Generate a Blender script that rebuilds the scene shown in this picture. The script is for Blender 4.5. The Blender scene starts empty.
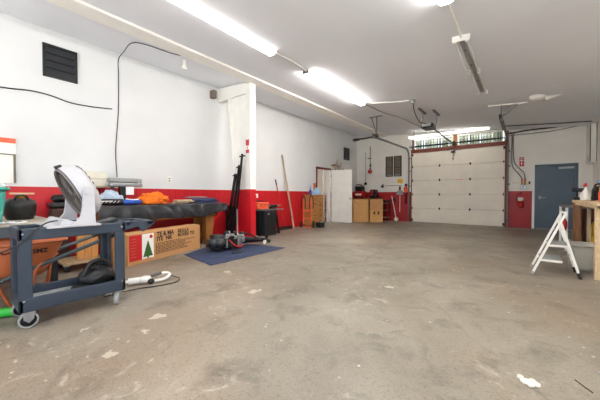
import bpy, bmesh, math, random
from mathutils import Vector, Matrix, noise
random.seed(7)
SC = bpy.context.scene
COL = SC.collection
PI = math.pi
V = Vector

# ------------------------------------------------------------------ materials
def lin(c):
    return tuple((x/12.92 if x <= .04045 else ((x+.055)/1.055)**2.4) for x in (v/255. for v in c))

def new_mat(name):
    m = bpy.data.materials.new(name); m.use_nodes = True
    return m, m.node_tree.nodes, m.node_tree.links, m.node_tree.nodes['Principled BSDF']

def mat(name, col, rough=.55, metal=0., var=.12, scale=6., bump=0., bscale=60., spec=.5, coat=0., stretch=None):
    m, N, L, b = new_mat(name)
    c = lin(col)
    tc = N.new('ShaderNodeTexCoord')
    src = tc.outputs['Object']
    if stretch:
        mp = N.new('ShaderNodeMapping'); mp.inputs['Scale'].default_value = stretch
        L.new(src, mp.inputs['Vector']); src = mp.outputs['Vector']
    n = N.new('ShaderNodeTexNoise'); n.inputs['Scale'].default_value = scale; n.inputs['Detail'].default_value = 6
    L.new(src, n.inputs['Vector'])
    r = N.new('ShaderNodeValToRGB')
    r.color_ramp.elements[0].position = .3; r.color_ramp.elements[1].position = .7
    r.color_ramp.elements[0].color = tuple(min(1, x*(1-var)) for x in c)+(1,)
    r.color_ramp.elements[1].color = tuple(min(1, x*(1+var)) for x in c)+(1,)
    L.new(n.outputs['Fac'], r.inputs['Fac']); L.new(r.outputs['Color'], b.inputs['Base Color'])
    b.inputs['Roughness'].default_value = rough; b.inputs['Metallic'].default_value = metal
    b.inputs['Specular IOR Level'].default_value = spec
    if coat: b.inputs['Coat Weight'].default_value = coat
    if bump:
        n2 = N.new('ShaderNodeTexNoise'); n2.inputs['Scale'].default_value = bscale; n2.inputs['Detail'].default_value = 4
        L.new(src, n2.inputs['Vector'])
        bp = N.new('ShaderNodeBump'); bp.inputs['Strength'].default_value = bump; bp.inputs['Distance'].default_value = .01
        L.new(n2.outputs['Fac'], bp.inputs['Height']); L.new(bp.outputs['Normal'], b.inputs['Normal'])
    return m

def wood(name, c1, c2, axis=1, rough=.55, scale=3.):
    m, N, L, b = new_mat(name)
    tc = N.new('ShaderNodeTexCoord'); mp = N.new('ShaderNodeMapping')
    s = [scale*6]*3; s[axis] = scale*.6
    mp.inputs['Scale'].default_value = s
    L.new(tc.outputs['Object'], mp.inputs['Vector'])
    n = N.new('ShaderNodeTexNoise'); n.inputs['Scale'].default_value = 1.6; n.inputs['Detail'].default_value = 8; n.inputs['Distortion'].default_value = .8
    L.new(mp.outputs['Vector'], n.inputs['Vector'])
    r = N.new('ShaderNodeValToRGB')
    r.color_ramp.elements[0].position = .3; r.color_ramp.elements[1].position = .7
    r.color_ramp.elements[0].color = lin(c1)+(1,); r.color_ramp.elements[1].color = lin(c2)+(1,)
    L.new(n.outputs['Fac'], r.inputs['Fac']); L.new(r.outputs['Color'], b.inputs['Base Color'])
    b.inputs['Roughness'].default_value = rough
    return m

def emis(name, col, s):
    m, N, L, b = new_mat(name)
    b.inputs['Base Color'].default_value = (.9, .9, .9, 1)
    b.inputs['Emission Color'].default_value = lin(col)+(1,); b.inputs['Emission Strength'].default_value = s
    return m

def glass(name, tint=(235, 240, 235)):
    m, N, L, b = new_mat(name)
    out = N['Material Output']
    t = N.new('ShaderNodeBsdfTransparent'); t.inputs['Color'].default_value = lin(tint)+(1,)
    g = N.new('ShaderNodeBsdfGlossy'); g.inputs['Roughness'].default_value = .05
    fr = N.new('ShaderNodeFresnel'); mx = N.new('ShaderNodeMixShader')
    L.new(fr.outputs[0], mx.inputs[0]); L.new(t.outputs[0], mx.inputs[1]); L.new(g.outputs[0], mx.inputs[2])
    L.new(mx.outputs[0], out.inputs['Surface'])
    return m

def floor_mat():
    m, N, L, b = new_mat('worn_concrete')
    O = N.new('ShaderNodeNewGeometry').outputs['Position']
    def nz(scale, detail=6, dist=0., rough=.55):
        n = N.new('ShaderNodeTexNoise'); n.inputs['Scale'].default_value = scale; n.inputs['Detail'].default_value = detail
        n.inputs['Distortion'].default_value = dist; n.inputs['Roughness'].default_value = rough
        L.new(O, n.inputs['Vector']); return n.outputs['Fac']
    def ramp(f, stops):
        r = N.new('ShaderNodeValToRGB'); e = r.color_ramp.elements
        while len(e) < len(stops): e.new(.5)
        for el, (p, c) in zip(e, stops): el.position = p; el.color = (lin(c) if max(c) > 1 else c)+(1,)
        L.new(f, r.inputs['Fac']); return r.outputs['Color']
    def mix(mode, f, a, c):
        x = N.new('ShaderNodeMix'); x.data_type = 'RGBA'; x.blend_type = mode
        if isinstance(f, float): x.inputs[0].default_value = f
        else: L.new(f, x.inputs[0])
        for i, s in ((6, a), (7, c)):
            if isinstance(s, tuple): x.inputs[i].default_value = s
            else: L.new(s, x.inputs[i])
        return x.outputs[2]
    base = ramp(nz(.55, 8, .6), [(.3, (111, 102, 89)), (.44, (134, 125, 111)), (.58, (151, 142, 128)), (.72, (176, 168, 154))])
    rust = ramp(nz(.38, 5, .3), [(.5, (0., 0., 0.)), (.68, (1., 1., 1.))])
    c = mix('MIX', mixf(N, L, rust, .45), base, lin((152, 120, 94))+(1,))
    blot = ramp(nz(3.2, 8, .4, .65), [(.3, (.8, .79, .78)), (.5, (1., 1., 1.)), (.7, (1.1, 1.09, 1.07))])
    c = mix('MULTIPLY', .45, c, blot)
    fine = ramp(nz(45, 5, 0, .7), [(.35, (.72, .7, .68)), (.5, (1., 1., 1.)), (.68, (1.18, 1.18, 1.16))])
    c = mix('MULTIPLY', .35, c, fine)
    grit = ramp(nz(140, 2), [(.3, (.75, .73, .7)), (.48, (1., 1., 1.)), (.75, (1.2, 1.2, 1.2))])
    c = mix('MULTIPLY', .35, c, grit)
    # paint specks
    v = N.new('ShaderNodeTexVoronoi'); v.inputs['Scale'].default_value = 9; v.inputs['Randomness'].default_value = 1
    L.new(O, v.inputs['Vector'])
    sp = ramp(v.outputs['Distance'], [(.0, (1., 1., 1.)), (.07, (1., 1., 1.)), (.1, (0., 0., 0.))])
    gate = ramp(nz(2.1, 2), [(.46, (0., 0., 0.)), (.54, (1., 1., 1.))])
    c = mix('MIX', mixf(N, L, mix('MULTIPLY', 1., sp, gate), .75), c, lin((205, 198, 184))+(1,))
    # pale scuffs
    sc = ramp(nz(6.5, 9, 1.2, .72), [(.56, (0., 0., 0.)), (.66, (1., 1., 1.))])
    sg = ramp(nz(.9, 4), [(.45, (0., 0., 0.)), (.6, (1., 1., 1.))])
    c = mix('MIX', mixf(N, L, mix('MULTIPLY', 1., sc, sg), .5), c, lin((196, 187, 172))+(1,))
    # hairline cracks
    nv = N.new('ShaderNodeTexNoise'); nv.inputs['Scale'].default_value = 1.2; nv.inputs['Detail'].default_value = 5
    L.new(O, nv.inputs['Vector'])
    add = N.new('ShaderNodeVectorMath'); add.operation = 'MULTIPLY_ADD'
    add.inputs[1].default_value = (.5, .5, .5)
    L.new(nv.outputs['Color'], add.inputs[0]); L.new(O, add.inputs[2])
    v2 = N.new('ShaderNodeTexVoronoi'); v2.feature = 'DISTANCE_TO_EDGE'; v2.inputs['Scale'].default_value = .34
    L.new(add.outputs[0], v2.inputs['Vector'])
    ck = ramp(v2.outputs['Distance'], [(0., (1., 1., 1.)), (.0028, (1., 1., 1.)), (.0045, (0., 0., 0.))])
    g2 = ramp(nz(.5, 3), [(.45, (0., 0., 0.)), (.55, (1., 1., 1.))])
    c = mix('MIX', mixf(N, L, mix('MULTIPLY', 1., ck, g2), .55), c, lin((86, 76, 66))+(1,))
    # dried paint stains, at their places on the slab
    for (x, y, r) in [(-2.14, .68, .045), (-2.71, .67, .03), (-2.5, 1.13, .06), (-2.3, .95, .03), (-1.5, .55, .03), (-2.32, 2.1, .05), (-1.2, 3.2, .04), (-3.2, 2.4, .06)]:
        d = N.new('ShaderNodeVectorMath'); d.operation = 'DISTANCE'; d.inputs[1].default_value = (x, y, 0)
        a2 = N.new('ShaderNodeVectorMath'); a2.operation = 'MULTIPLY_ADD'; a2.inputs[1].default_value = (.22, .22, 0)
        n3 = N.new('ShaderNodeTexNoise'); n3.inputs['Scale'].default_value = 14; n3.inputs['Detail'].default_value = 4
        L.new(O, n3.inputs['Vector'])
        L.new(n3.outputs['Color'], a2.inputs[0])
        s2 = N.new('ShaderNodeVectorMath'); s2.operation = 'SUBTRACT'; s2.inputs[1].default_value = (.11, .11, 0)
        L.new(O, s2.inputs[0]); L.new(s2.outputs[0], a2.inputs[2])
        L.new(a2.outputs[0], d.inputs[0])
        lt = N.new('ShaderNodeMath'); lt.operation = 'LESS_THAN'; lt.inputs[1].default_value = r
        L.new(d.outputs['Value'], lt.inputs[0])
        ml = N.new('ShaderNodeMath'); ml.operation = 'MULTIPLY'; ml.inputs[1].default_value = .55
        L.new(lt.outputs[0], ml.inputs[0])
        c = mix('MIX', ml.outputs[0], c, lin((214, 205, 188))+(1,))
    L.new(c, b.inputs['Base Color'])
    rr = N.new('ShaderNodeMapRange'); rr.inputs[3].default_value = .34; rr.inputs[4].default_value = .62
    L.new(nz(1.3, 6), rr.inputs[0]); L.new(rr.outputs[0], b.inputs['Roughness'])
    bp = N.new('ShaderNodeBump'); bp.inputs['Strength'].default_value = .25; bp.inputs['Distance'].default_value = .004
    L.new(nz(60, 5), bp.inputs['Height']); L.new(bp.outputs['Normal'], b.inputs['Normal'])
    return m

def mixf(N, L, col, k):
    q = N.new('ShaderNodeMath'); q.operation = 'MULTIPLY'; q.inputs[1].default_value = k
    L.new(col, q.inputs[0]); return q.outputs[0]

MT = {}
def K(n): return MT[n]
MT['wall'] = mat('painted_wall', (219, 220, 221), .75, var=.03, scale=1.5, bump=.06, bscale=25)
MT['farwall'] = mat('cream_wall', (233, 230, 223), .75, var=.04, scale=1.8, bump=.06, bscale=25)
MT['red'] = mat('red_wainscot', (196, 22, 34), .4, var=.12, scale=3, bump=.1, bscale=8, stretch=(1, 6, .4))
MT['darkerred'] = mat('deep_red_wainscot', (164, 26, 34), .45, var=.12, scale=3)  # darker red for the lower band of the far wall
MT['ceil'] = mat('ceiling_paint', (232, 235, 241), .85, var=.03, scale=.8)
MT['white'] = mat('white_paint', (236, 234, 228), .5, var=.04, scale=4)
MT['doorwhite'] = mat('off_white_door', (229, 222, 208), .5, var=.05, scale=2.5)
MT['floor'] = floor_mat()
MT['ground'] = mat('outdoor_ground', (196, 192, 184), .9, var=.15, scale=1)
MT['bluedoor'] = mat('slate_blue_paint', (84, 103, 120), .45, var=.08, scale=2)
MT['navyplastic'] = mat('blue_grey_plastic', (42, 54, 69), .5, var=.1, scale=10, bump=.05)
MT['deckgrey'] = mat('scuffed_grey_deck', (150, 152, 155), .7, var=.25, scale=14)
MT['fanwhite'] = mat('fan_plastic', (190, 189, 194), .4, var=.03)
MT['fangrey'] = mat('fan_grille_plastic', (92, 84, 80), .5, var=.06)
MT['dark'] = mat('black_plastic', (22, 22, 24), .45, var=.2)
MT['darkmetal'] = mat('dark_metal', (52, 52, 54), .4, metal=.7, var=.2)
MT['cowl'] = mat('charcoal_cowling', (40, 42, 46), .42, var=.15)
MT['steel'] = mat('steel', (158, 160, 162), .35, metal=.8, var=.12)
MT['galv'] = mat('galvanised_steel', (118, 117, 114), .6, metal=.2, var=.15)
MT['greysteel'] = mat('grey_painted_steel', (150, 152, 150), .5, var=.12)
MT['orangetub'] = mat('orange_poly', (196, 106, 62), .5, var=.08, scale=5)
MT['orange'] = mat('orange_cloth', (240, 118, 22), .85, var=.18, scale=14, bump=.3, bscale=20)
MT['orangered'] = mat('orange_red_plastic', (232, 92, 52), .4, var=.1)
MT['teal'] = mat('teal_plastic', (72, 168, 152), .45, var=.06)
MT['tabletop'] = mat('worn_beige_top', (178, 168, 152), .6, var=.12, scale=8)
MT['tableside'] = mat('grey_green_steel', (80, 90, 94), .5, var=.08)
MT['leather'] = mat('black_leather', (32, 30, 29), .42, var=.25, scale=20, bump=.3, bscale=90)
MT['tarp'] = mat('black_vinyl_sheet', (30, 32, 37), .42, var=.15, scale=8, bump=.15, bscale=15)
MT['bluetarp'] = mat('blue_moving_pad', (46, 58, 88), .85, var=.22, scale=12, bump=.4, bscale=40)
MT['navycloth'] = mat('navy_cloth', (46, 58, 92), .85, var=.2, scale=18, bump=.3, bscale=50)
MT['bluecloth'] = mat('bright_blue_cloth', (40, 84, 176), .7, var=.25, scale=12)
MT['palebag'] = mat('pale_blue_bag', (176, 192, 210), .35, var=.12, scale=14, bump=.4, bscale=18)
MT['tablewood'] = wood('golden_oak', (128, 78, 34), (178, 118, 58), 1)
MT['tablewoodz'] = wood('golden_oak_leg', (128, 78, 34), (182, 122, 60), 2)
MT['pine'] = wood('pine', (176, 116, 58), (214, 156, 92), 2)
MT['dresserwood'] = wood('dresser_wood', (148, 98, 48), (196, 140, 78), 1)
MT['palewood'] = wood('pale_board', (196, 168, 130), (224, 200, 164), 1)
MT['brownwood'] = wood('brown_board', (92, 60, 36), (150, 102, 62), 2)
MT['oldwood'] = wood('weathered_wood', (150, 128, 104), (196, 176, 148), 2)
MT['ply'] = wood('plywood', (168, 140, 104), (196, 170, 134), 0)
MT['carton'] = mat('brown_cardboard', (192, 142, 92), .8, var=.06, scale=6)
MT['carton2'] = mat('tan_cardboard', (202, 152, 94), .8, var=.05, scale=4)
MT['ink'] = mat('black_print', (40, 32, 26), .8, var=.1)
MT['labelred'] = mat('label_red', (190, 24, 34), .5, var=.06)
MT['labelwhite'] = mat('label_white', (238, 236, 230), .6, var=.02)
MT['treegreen'] = mat('tree_green', (52, 96, 44), .7, var=.35, scale=40)
MT['paper'] = mat('paper', (236, 238, 240), .7, var=.02)
MT['cream'] = mat('cream_foam', (224, 220, 204), .7, var=.05)
MT['louver'] = mat('grey_brown_louver', (112, 102, 88), .6, var=.15)
MT['black'] = mat('flat_black', (20, 20, 20), .6, var=.15)
MT['cable'] = mat('cable_black', (34, 33, 32), .5, var=.1)
MT['rubber'] = mat('rubber', (30, 30, 30), .7, var=.15)
MT['trashgrey'] = mat('grey_bin_plastic', (166, 163, 152), .5, var=.07)
MT['yellow'] = mat('yellow_plastic', (232, 186, 42), .4, var=.1)
MT['green'] = mat('bright_green_paint', (44, 186, 58), .4, var=.08)
MT['redpaint'] = mat('red_enamel', (188, 34, 34), .35, var=.12)
MT['darkred'] = mat('dark_red_paint', (110, 18, 24), .5, var=.2)
MT['headerred'] = mat('rust_red_header', (116, 56, 42), .6, var=.12, scale=4)
MT['mullion'] = wood('orange_wood', (172, 104, 48), (206, 142, 82), 2)
MT['slat'] = mat('cream_blind', (238, 234, 218), .7, var=.04)
MT['bluebottle'] = mat('blue_bottle', (42, 72, 150), .3, var=.1)
MT['palebluebox'] = mat('pale_blue_box', (150, 190, 222), .6, var=.1)
MT['pinkpaper'] = mat('clear_plastic_bowl', (214, 222, 222), .25, var=.05)
MT['glass'] = glass('window_glass')
MT['lit'] = emis('lit_diffuser', (255, 251, 246), 4.6)
MT['litboost'] = emis('lit_diffuser_boosted', (255, 250, 243), 28.)  # emission raised above the other lights to brighten dim parts of the room
MT['litlow'] = emis('lit_diffuser_dim', (255, 248, 236), 2.6)
MT['tube'] = mat('unlit_tube', (228, 228, 226), .25, var=.03)
MT['brownred'] = mat('brown_leather', (66, 36, 30), .6, var=.2)
MT['weave'] = mat('blue_white_weave', (150, 178, 206), .8, var=.45, scale=30)

# ------------------------------------------------------------------ mesh builder
class MB:
    def __init__(s): s.v = []; s.f = []; s.mi = []; s.sm = []; s.M = Matrix(); s.cur = 0; s.smooth = False
    def add(s, vs, fs, smooth=None):
        o = len(s.v); s.v += [tuple(s.M @ V(p)) for p in vs]
        for f in fs:
            s.f.append([i+o for i in f]); s.mi.append(s.cur); s.sm.append(s.smooth if smooth is None else smooth)
        return s
    def box(s, a, b, bev=0.):
        x0, x1 = sorted((a[0], b[0])); y0, y1 = sorted((a[1], b[1])); z0, z1 = sorted((a[2], b[2]))
        if bev:
            bm = bmesh.new(); bmesh.ops.create_cube(bm, size=1)
            for q in bm.verts: q.co = V((x0+(q.co.x+.5)*(x1-x0), y0+(q.co.y+.5)*(y1-y0), z0+(q.co.z+.5)*(z1-z0)))
            bmesh.ops.bevel(bm, geom=bm.edges[:], offset=min(bev, .49*min(x1-x0, y1-y0, z1-z0)), segments=2, affect='EDGES', profile=.5)
            s.bm(bm); return s
        return s.add([(x0,y0,z0),(x1,y0,z0),(x1,y1,z0),(x0,y1,z0),(x0,y0,z1),(x1,y0,z1),(x1,y1,z1),(x0,y1,z1)],
                     [(0,3,2,1),(4,5,6,7),(0,1,5,4),(1,2,6,5),(2,3,7,6),(3,0,4,7)], False)
    def bm(s, bm, smooth=None):
        bm.verts.index_update()
        s.add([v.co.copy() for v in bm.verts], [[v.index for v in f.verts] for f in bm.faces], smooth); bm.free(); return s
    def tube(s, pts, r, n=8, r2=None, caps=True):
        pts = [V(p) for p in pts]; k = len(pts); vs = []; fs = []
        up = None
        for i, p in enumerate(pts):
            t = (pts[min(i+1, k-1)]-pts[max(i-1, 0)]).normalized()
            if up is None:
                up = V((0, 0, 1)) if abs(t.z) < .9 else V((1, 0, 0))
            a = t.cross(up)
            if a.length < 1e-4: a = t.cross(V((0, 1, 0)))
            a.normalize(); b = a.cross(t).normalized(); up = b
            rr = r if r2 is None else r+(r2-r)*i/(k-1)
            for j in range(n):
                q = 2*PI*j/n; vs.append(p+a*math.cos(q)*rr+b*math.sin(q)*rr)
        for i in range(k-1):
            for j in range(n): fs.append((i*n+j, i*n+(j+1) % n, (i+1)*n+(j+1) % n, (i+1)*n+j))
        s.add(vs, fs, True)
        if caps: s.add(vs, [tuple(range(n))[::-1], tuple(range((k-1)*n, k*n))], False)
        return s
    def bar(s, p, q, w, h=None, up=(0, 0, 1)):
        h = h or w; p = V(p); q = V(q); t = (q-p).normalized(); up = V(up)
        a = t.cross(up)
        if a.length < 1e-3: a = t.cross(V((0, 1, 0)))
        a.normalize(); b = a.cross(t).normalized()
        vs = [e+a*w*.5*i+b*h*.5*j for e in (p, q) for (i, j) in ((-1,-1),(1,-1),(1,1),(-1,1))]
        return s.add(vs, [(0,1,2,3),(7,6,5,4),(0,4,5,1),(1,5,6,2),(2,6,7,3),(3,7,4,0)], False)
    def lathe(s, prof, n=24, c=(0, 0, 0), smooth=True):
        vs = []; fs = []; k = len(prof)
        for (r, z) in prof:
            for j in range(n):
                q = 2*PI*j/n; vs.append((c[0]+r*math.cos(q), c[1]+r*math.sin(q), c[2]+z))
        for i in range(k-1):
            for j in range(n): fs.append((i*n+j, i*n+(j+1) % n, (i+1)*n+(j+1) % n, (i+1)*n+j))
        if prof[0][0] > 1e-5: fs.append(tuple(range(n))[::-1])
        if prof[-1][0] > 1e-5: fs.append(tuple(range((k-1)*n, k*n)))
        return s.add(vs, fs, smooth)
    def ring(s, prof, n=28, smooth=True):          # closed profile turned about z: open drum
        vs = []; fs = []; k = len(prof)
        for (r, z) in prof:
            for j in range(n):
                q = 2*PI*j/n; vs.append((r*math.cos(q), r*math.sin(q), z))
        for i in range(k):
            i2 = (i+1) % k
            for j in range(n): fs.append((i*n+j, i*n+(j+1) % n, i2*n+(j+1) % n, i2*n+j))
        return s.add(vs, fs, smooth)
    def prism(s, poly, d0, d1, axis='y'):           # polygon in the two other axes, pulled along axis
        def mk(a, b, d): return {'y': (a, d, b), 'x': (d, a, b), 'z': (a, b, d)}[axis]
        n = len(poly); vs = [mk(a, b, d0) for a, b in poly]+[mk(a, b, d1) for a, b in poly]
        fs = [tuple(range(n)), tuple(range(n, 2*n))[::-1]]+[(i, i+n, (i+1) % n+n, (i+1) % n) for i in range(n)]
        return s.add(vs, fs, False)
    def grid(s, nx, ny, fn, thick=0., smooth=True):
        vs = [fn(i/(nx-1), j/(ny-1)) for j in range(ny) for i in range(nx)]
        fs = [(j*nx+i, j*nx+i+1, (j+1)*nx+i+1, (j+1)*nx+i) for j in range(ny-1) for i in range(nx-1)]
        if not thick: return s.add(vs, fs, smooth)
        bm = bmesh.new(); bv = [bm.verts.new(p) for p in vs]
        for f in fs: bm.faces.new([bv[i] for i in f])
        bmesh.ops.recalc_face_normals(bm, faces=bm.faces[:])
        bmesh.ops.solidify(bm, geom=bm.faces[:], thickness=thick)
        return s.bm(bm, smooth)
    def blob(s, c, r, seed=0, amp=.2, freq=2.2, sub=4, flat=None):
        bm = bmesh.new(); bmesh.ops.create_icosphere(bm, subdivisions=sub, radius=1)
        for q in bm.verts:
            d = q.co.normalized(); w = 1+amp*noise.fractal(d*freq+V((seed*7.3, seed, -seed)), 1., 2., 4)
            z = d.z*r[2]*w
            p = V((c[0]+d.x*r[0]*w, c[1]+d.y*r[1]*w, c[2]+z))
            if flat is not None and p.z < flat: p.z = flat+.002*d.x
            q.co = p
        return s.bm(bm, True)
    def build(s, name, mats, parent=None, world=True):
        """world=True: vertices are world coordinates; recentre on the base (or into the parent's frame)."""
        me = bpy.data.meshes.new(name); 
        o = bpy.data.objects.new(name, me); COL.objects.link(o)
        vs = [V(p) for p in s.v]
        if parent is not None:
            if world:
                Mi = wmat(parent).inverted(); vs = [Mi @ p for p in vs]
            o.parent = parent
        elif world:
            lo = [min(p[i] for p in vs) for i in range(3)]; hi = [max(p[i] for p in vs) for i in range(3)]
            c = V(((lo[0]+hi[0])/2, (lo[1]+hi[1])/2, lo[2])); vs = [p-c for p in vs]; o.location = c
        me.from_pydata(vs, [], s.f)
        if not isinstance(mats, (list, tuple)): mats = [mats]
        for m in mats: me.materials.append(MT[m] if isinstance(m, str) else m)
        for p, i, q in zip(me.polygons, s.mi, s.sm): p.material_index = i; p.use_smooth = q
        bm = bmesh.new(); bm.from_mesh(me); bmesh.ops.recalc_face_normals(bm, faces=bm.faces[:]); bm.to_mesh(me); bm.free()
        me.update()
        return o

def wmat(o):
    m = Matrix.Translation(o.location) @ o.rotation_euler.to_matrix().to_4x4()
    return wmat(o.parent) @ m if o.parent else m
def tag(o, label=None, cat=None, group=None, kind=None):
    if label: o['label'] = label
    if cat: o['category'] = cat
    if group: o['group'] = group
    if kind: o['kind'] = kind
    return o
def thing(name, label, cat, loc=(0, 0, 0), rot=(0, 0, 0), group=None, kind=None):
    o = bpy.data.objects.new(name, None); COL.objects.link(o); o.empty_display_size = .1
    o.location = loc; o.rotation_euler = rot
    return tag(o, label, cat, group, kind)
def struct(name, mb, mats, label=None):
    o = mb.build(name, mats); o['kind'] = 'structure'
    if label: o['label'] = label
    return o
def dup(root, loc=None, rot=None, label=None, group=None, parent=None):
    c = root.copy(); COL.objects.link(c)
    if parent is not None: c.parent = parent
    if loc is not None: c.location = loc
    if rot is not None: c.rotation_euler = rot
    if label: c['label'] = label
    if group: c['group'] = group
    for ch in [o for o in COL.objects if o.parent == root]: dup(ch, parent=c)
    return c
def one(name, label, cat, mb, mats, group=None):
    return tag(mb.build(name, mats), label, cat, group)
def T(loc=(0, 0, 0), rz=0, rx=0, ry=0):
    return Matrix.Translation(V(loc)) @ Matrix.Rotation(rz, 4, 'Z') @ Matrix.Rotation(ry, 4, 'Y') @ Matrix.Rotation(rx, 4, 'X')
def frame(z, x, loc=(0, 0, 0)):
    z = V(z).normalized(); x = V(x); x = (x-z*x.dot(z)).normalized(); y = z.cross(x)
    return Matrix.Translation(V(loc)) @ Matrix((x, y, z)).transposed().to_4x4()
def lettering(mb, body, size, M, extrude=.0008):
    cu = bpy.data.curves.new('lettering', 'FONT'); cu.body = body; cu.size = size; cu.offset = size*.035; cu.extrude = extrude; cu.resolution_u = 3
    o = bpy.data.objects.new('lettering', cu); COL.objects.link(o)
    bpy.context.view_layer.update()
    me = bpy.data.meshes.new_from_object(o.evaluated_get(bpy.context.evaluated_depsgraph_get()))
    old = mb.M; mb.M = M
    mb.add([v.co.copy() for v in me.vertices], [list(p.vertices) for p in me.polygons], False); mb.M = old
    bpy.data.objects.remove(o); bpy.data.curves.remove(cu); bpy.data.meshes.remove(me)
def smooth_path(pts, n=6):
    pts = [V(p) for p in pts]; out = []
    for i in range(len(pts)-1):
        p0 = pts[max(i-1, 0)]; p1 = pts[i]; p2 = pts[i+1]; p3 = pts[min(i+2, len(pts)-1)]
        for k in range(n):
            t = k/n
            out.append(.5*((2*p1)+(p2-p0)*t+(2*p0-5*p1+4*p2-p3)*t*t+(3*p1-p0-3*p2+p3)*t**3))
    out.append(pts[-1]); return out
def SP(pts, r, n=6, k=6): return MB().tube(smooth_path(pts, k), r, n)

LX, FY, RX, BY = -5.96, 11.64, 1.55, -4.2
def ceil(x): return 3.2-.0865*x
CT = math.atan(.0865)

# ------------------------------------------------------------------ setting
struct('floor', MB().box((-8.4, BY, -.12), (1.8, 11.9, 0)), 'floor')
struct('ground', MB().box((-30, -40, -.3), (30, 40, -.13)), 'ground')
m = MB(); m.prism([(-6.12, ceil(-6.12)), (1.72, ceil(1.72)), (1.72, ceil(1.72)+.12), (-6.12, ceil(-6.12)+.12)], BY, 11.84, 'y')
struct('ceiling', m, 'ceil')
m = MB(); DY0, DY1, DZ = 8.47, 9.36, 2.05
for y0, y1 in ((BY, DY0), (DY1, 11.8)):
    m.cur = 1; m.box((-6.12, y0, 0), (LX, y1, 1.195)); m.cur = 0; m.box((-6.12, y0, 1.195), (LX, y1, DZ))
m.box((-6.12, BY, DZ), (LX, 11.8, ceil(-6)+.02))
struct('wall_left', m, ['wall', 'red'])
m = MB(); GX0, GX1 = -3.56, -.48; PX0, PX1, PZ = .26, 1.24, 2.0
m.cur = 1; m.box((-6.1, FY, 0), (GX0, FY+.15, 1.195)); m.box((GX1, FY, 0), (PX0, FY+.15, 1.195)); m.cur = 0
def wp(x0, x1, z0): m.prism([(x0, z0), (x1, z0), (x1, ceil(x1)+.05), (x0, ceil(x0)+.05)], FY, FY+.15, 'y')
wp(-6.1, GX0, 1.195); wp(GX1, PX0, 1.195); wp(PX0, PX1, PZ); wp(PX1, 1.7, 0)
m.prism([(-4.72, 1.195), (GX0, 1.195), (GX0, ceil(GX0)+.02), (-4.72, ceil(-4.72)+.02)], FY-.03, FY, 'y')
m.prism([(GX0, 3.3), (GX1, 3.235), (GX1, ceil(GX1)+.03), (GX0, ceil(GX0)+.03)], FY, FY+.15, 'y')
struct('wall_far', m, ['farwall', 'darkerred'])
m = MB(); m.box((RX, 1.6, 0), (RX+.15, FY+.15, 3.3)); m.box((RX, BY, 2.85), (RX+.15, 1.6, 3.3)); m.box((RX, BY, 0), (RX+.15, -3.7, 2.85))   # unseen opening added behind the camera to let daylight in
struct('wall_right', m, 'farwall')
m = MB(); m.box((-6.1, BY-.15, 2.9), (1.7, BY, 3.75)); m.box((-6.1, BY-.15, 0), (-5.4, BY, 2.9)); m.box((1.0, BY-.15, 0), (1.7, BY, 2.9))  # unseen rear wall, left wide open so daylight comes in
struct('wall_behind', m, 'wall')
# beam under the ceiling and its steel column
struct('trim_1', MB().box((-4.82, BY, 3.553), (-4.53, FY, 3.615)), 'white')
m = MB(); cy = 4.28
def colpart(z0, z1):
    xa = lambda z: -5.26-.30*max(0, (z-1.0))/2.5
    m.box((-4.91, cy-.08, z0), (-4.76, cy+.08, z1))
    m.prism([(xa(z0), z0), (-4.92, z0), (-4.92, z1), (xa(z1), z1)], cy-.01, cy+.01, 'y')
    m.prism([(xa(z0)-.02, z0), (xa(z0), z0), (xa(z1), z1), (xa(z1)-.02, z1)], cy-.07, cy+.07, 'y')
m.cur = 1; colpart(0, 1.195); m.cur = 0; colpart(1.195, 3.555)
m.prism([(LX, 3.36), (-4.9, 3.36), (-4.9, 3.6), (LX, 3.69)], cy-.075, cy+.075, 'y')
struct('trim_2', m, ['white', 'red'])
# room behind the left doorway
m = MB(); m.box((-8.3, 7.6, 0), (-8.2, 11.4, 2.6)); m.box((-8.2, 7.6, 0), (-6.12, 7.7, 2.6)); m.box((-8.2, 11.3, 0), (-6.12, 11.4, 2.6)); m.box((-8.2, 7.6, 2.5), (-6.12, 11.4, 2.6))
struct('wall_closet', m, 'farwall')
m = MB()
m.box((-6.0, DY0-.06, 0), (LX+.02, DY0+.01, DZ+.06)); m.box((-6.0, DY0-.06, DZ-.01), (LX+.02, DY1+.05, DZ+.06))
struct('trim_3', m, 'darkred')
struct('trim_7', MB().box((-6.1, DY1-.03, 0), (LX+.012, DY1+.05, DZ-.012)), 'white')
# garage door opening: jambs, header
m = MB(); m.box((GX0-.0, FY-.02, 0), (GX0+.03, FY+.1, 2.73)); m.box((GX1-.03, FY-.03, 0), (GX1+.06, FY+.1, 3.2))
m.box((GX0, FY-.04, 2.735), (GX1, FY+.12, 2.865))
struct('trim_4', m, 'headerred')
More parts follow.
